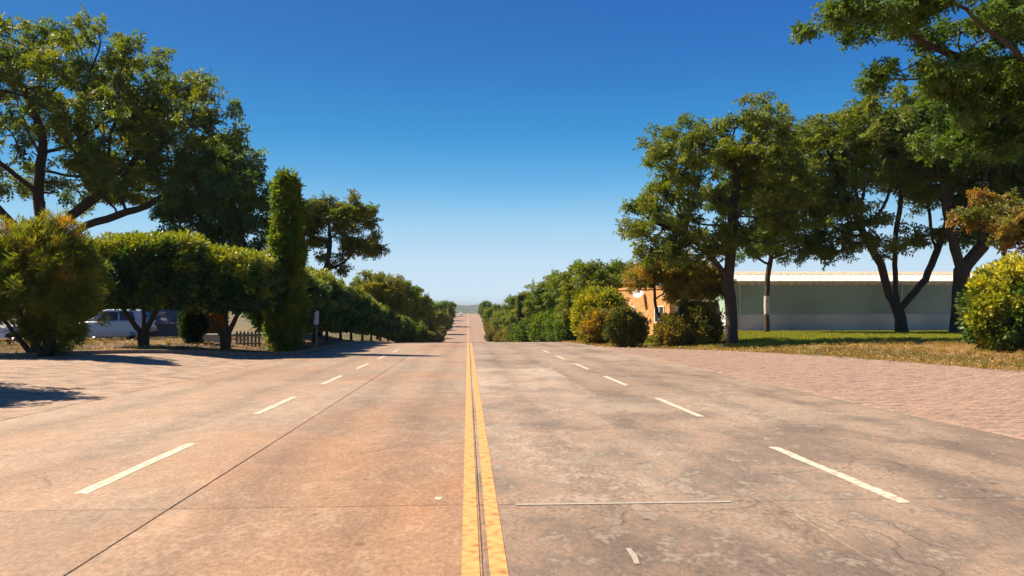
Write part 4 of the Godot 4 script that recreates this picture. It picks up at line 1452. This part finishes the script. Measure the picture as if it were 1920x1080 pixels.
func plant_far() -> void:
	# three kinds of roadside tree; the rest are copies of them
	var kinds := []
	var at := [base(-9.6, 86.0), base(10.4, 66.0), base(11.4, 82.0)]
	var labels := ["yellow-green tree rising over the end of the clipped row", "low bushy tree just beyond the yellow-green dome bush", "tall bright green tree above the roadside bushes, nearest of the tall ones"]
	var env := [
		[[V(0, 5.0, 0), V(2.6, 2.1, 2.4)], [V(1.4, 4.0, 0), V(1.8, 1.5, 1.6)]],
		[[V(0, 4.0, 0), V(2.4, 2.2, 2.3)], [V(-1.2, 2.4, 0.4), V(1.6, 1.7, 1.6)], [V(1.1, 2.0, -0.4), V(1.5, 1.5, 1.5)]],
		[[V(0, 5.8, 0), V(2.8, 2.2, 2.6)], [V(-1.4, 4.2, 0), V(1.9, 1.4, 1.8)], [V(1.5, 3.6, 0.3), V(1.8, 1.6, 1.7)]]]
	for k in 3:
		kinds.append(tree("roadside_tree", labels[k], "tree", at[k], {
			"seed": 301 + k, "r": 0.19, "pads": 62, "pad_r": 0.75, "ends": 4, "sprays": 3, "spray": 1.2, "spread": 0.42, "step": 0.45, "kill": 0.5, "group": "trees along the far road",
			"cols": [[Color(0.09, 0.11, 0.016), Color(0.17, 0.16, 0.02), Color(0.26, 0.17, 0.022)], [Color(0.08, 0.105, 0.014), Color(0.15, 0.16, 0.016), Color(0.24, 0.20, 0.02)], [Color(0.07, 0.12, 0.016), Color(0.13, 0.17, 0.018), Color(0.20, 0.20, 0.02)]][k],
			"env": env[k], "stems": [[V(0, -0.4, 0), V(0.1, 1.3, 0), V(0, 2.6, 0)]]}))
	var words := ["first", "second", "third", "fourth", "fifth", "sixth", "seventh", "eighth", "ninth", "tenth", "eleventh", "twelfth", "thirteenth", "fourteenth", "fifteenth"]
	var house_side := [[10.2, 92.0, 1.0, 2], [16.2, 86.0, 0.98, 2], [9.6, 104.0, 0.95, 1], [10.0, 120.0, 1.08, 0], [9.6, 138.0, 1.15, 2], [9.6, 158.0, 1.2, 1], [9.8, 180.0, 1.15, 2], [9.6, 206.0, 1.2, 0], [9.6, 236.0, 1.2, 1], [9.2, 272.0, 1.15, 2], [8.8, 312.0, 1.1, 1], [8.4, 355.0, 1.1, 2], [8.2, 400.0, 1.1, 1]]
	for k in house_side.size():
		var e: Array = house_side[k]
		copy_of(kinds[e[3]], base(e[0], e[1]), k * 2.1, Vector3.ONE * e[2], "%s tall tree outwards on the orange-house side of the road" % words[k + 1])
	var mast_side := [[-9.6, 112.0, 1.05, 2], [-9.2, 132.0, 1.25, 0], [-9.4, 156.0, 1.3, 1], [-9.0, 184.0, 1.25, 2], [-8.8, 220.0, 1.25, 0], [-8.6, 262.0, 1.2, 1], [-8.4, 310.0, 1.2, 2], [-8.4, 360.0, 1.1, 1], [-8.4, 410.0, 1.0, 0]]
	for k in mast_side.size():
		var e: Array = mast_side[k]
		copy_of(kinds[e[3]], base(e[0], e[1]), k * 1.7 + 0.6, Vector3.ONE * e[2], "%s tree beyond the clipped row on its side of the road" % words[k])
	# verge bushes between them
	var b0 := shrub("verge_bush", "low green bush at the road's brow before the dome bush", "shrub", base(8.6, 66.0), [[V(0, 1.1, 0), V(1.4, 1.3, 1.5)], [V(0.7, 0.9, -0.8), V(1.2, 1.1, 1.2)]], {"seed": 81, "density": 22.0, "cols": DEEP, "bump": 0.4, "spray": 1.35, "group": "bushes along the far verges"})
	var b1 := shrub("verge_bush", "low yellow-brown bush on the house-side verge of the far road", "shrub", base(8.8, 196.0), [[V(0, 1.6, 0), V(2.2, 2.0, 2.6)], [V(1.0, 1.2, -0.9), V(1.9, 1.6, 1.7)]], {"seed": 82, "density": 12.0, "cols": [Color(0.07, 0.075, 0.018), Color(0.15, 0.12, 0.02), Color(0.2, 0.12, 0.025)], "bump": 0.4, "spray": 1.8, "group": "bushes along the far verges"})
	var more := [[9.0, 74.0, 1.2, b0], [9.2, 84.0, 1.35, b0], [8.6, 96.0, 1.3, b0], [8.9, 110.0, 1.4, b0], [8.8, 128.0, 1.5, b0], [8.7, 148.0, 0.9, b1], [8.6, 172.0, 1.0, b1], [8.6, 226.0, 1.1, b1], [8.6, 262.0, 1.1, b1], [8.6, 300.0, 1.0, b1], [8.6, 345.0, 0.9, b1], [8.6, 390.0, 0.8, b1], [-8.8, 104.0, 1.4, b0], [-8.8, 122.0, 1.5, b0], [-8.8, 146.0, 0.9, b1], [-8.6, 170.0, 1.0, b0], [-8.6, 202.0, 0.9, b1], [-8.6, 240.0, 0.9, b1], [-8.6, 285.0, 0.9, b1], [-8.6, 335.0, 0.8, b1], [-8.6, 385.0, 0.8, b1]]
	for k in more.size():
		var e: Array = more[k]
		copy_of(e[3], base(e[0], e[1]), k * 1.3, Vector3.ONE * e[2], "%s low verge bush beyond the brow on the %s side" % [(words[k] if k < 12 else words[k - 12]), ("house" if k < 12 else "mast-tree")])
	var col := shrub("columnar_cypress", "slim dark columnar cypress standing among the roadside trees", "tree", base(7.8, 117.0), [[V(0, 2.4, 0), V(0.55, 2.4, 0.55)], [V(0, 4.9, 0), V(0.42, 2.6, 0.42)]], {"seed": 83, "stems": 1, "leaf": "lance", "density": 60.0, "spray": 1.0, "cols": [Color(0.010, 0.026, 0.014), Color(0.02, 0.04, 0.016)]})
	col.set_meta("kind", "thing")

func _ready() -> void:
	# camera: 1.53 m above the inner lane, turned a little to the right of the road's line
	var cam := Camera3D.new()
	cam.name = "camera"
	cam.position = Vector3(0, 1.53, 0)
	cam.rotation_degrees = Vector3(1.2544, -3.15, 0)
	cam.fov = 2.0 * rad_to_deg(atan(540.0 / 1507.0))
	cam.far = 9000.0
	cam.near = 0.1
	add_child(cam)
	cam.current = true
	var env := Environment.new()
	var sky := Sky.new()
	var sm := PanoramaSkyMaterial.new()
	sm.panorama = sky_air(-SUN_AZ, SUN_EL, EXPOSURE)
	sky.sky_material = sm
	env.background_mode = Environment.BG_SKY
	env.sky = sky
	env.tonemap_mode = Environment.TONE_MAPPER_LINEAR
	env.tonemap_exposure = EXPOSURE
	env.fog_enabled = true
	env.fog_density = 0.00008
	env.fog_light_color = Color(0.80, 0.89, 0.98)
	env.sdfgi_enabled = true
	env.ssao_enabled = true
	env.ssil_enabled = true
	var we := WorldEnvironment.new()
	we.name = "world_environment"
	we.environment = env
	add_child(we)
	var sun := DirectionalLight3D.new()
	sun.name = "sun"
	sun.light_energy = 1.6
	sun.light_color = Color(1.0, 0.93, 0.82)
	sun.light_angular_distance = 0.5
	sun.shadow_enabled = true
	sun.sky_mode = DirectionalLight3D.SKY_MODE_LIGHT_ONLY
	add_child(sun)
	var az := deg_to_rad(SUN_AZ)
	var el := deg_to_rad(SUN_EL)
	var to_sun := Vector3(-sin(az) * cos(el), sin(el), -cos(az) * cos(el))
	sun.look_at_from_position(to_sun * 50.0, Vector3.ZERO)
	# the land, then buildings, plants and small things
	rng.seed = 1
	make_materials()
	make_sprays()
	ground()
	road()
	apron()
	paving()
	hills()
	warehouse()
	orange_house()
	small_house()
	plant_left()
	plant_right()
	plant_far()
	lawn()
	var silver := Color(0.36, 0.42, 0.47)
	car("silver-blue car parked in the shade behind the feathery shrub", lin(silver.r, silver.g, silver.b), base(-18.3, 42.5) + Vector3(0, 0.05, 0), deg_to_rad(184.0), 1.08)
	car("white car whose rounded bonnet shows beside the feathery shrub", lin(0.78, 0.79, 0.79), base(-23.9, 40.5) + Vector3(0, 0.05, 0), deg_to_rad(-6.0))
	car("tiny white car coming over the crest of the far road", lin(0.80, 0.80, 0.78), Vector3(-3.5, hr(428.0), -428.0), -PI / 2)
	sign_post()
	var st := [[-8.15, 34.0, 0.14], [-15.2, 27.2, 0.16], [-16.3, 26.8, 0.12], [7.9, 42.4, 0.12], [8.4, 41.6, 0.1], [9.3, 40.8, 0.13], [9.9, 40.4, 0.09], [10.6, 39.6, 0.13], [11.6, 38.8, 0.1], [12.3, 38.4, 0.14]]
	var where := ["small pale stone at the foot of the mast tree", "whitish stone at the foot of the feathery shrub", "smaller stone beside the whitish one by the feathery shrub", "pale stone before the dark corner shrub, farthest along the verge", "flat small stone at the dark corner shrub's foot", "rounded pale stone between the two dark shrubs", "smallest pale stone between the two dark shrubs", "pale stone before the broad brown-green shrub", "low stone between brown-green shrub and tall shade tree", "largest pale stone near the tall shade tree's trunk"]
	for k in st.size():
		var e: Array = st[k]
		stone(where[k], base(e[0], e[1]) + Vector3(0, 0.09 if e[0] < 0 else 0.06, 0), Vector3(1.0, 0.6, 0.85) * float(e[2]) * 0.8, 90 + k)
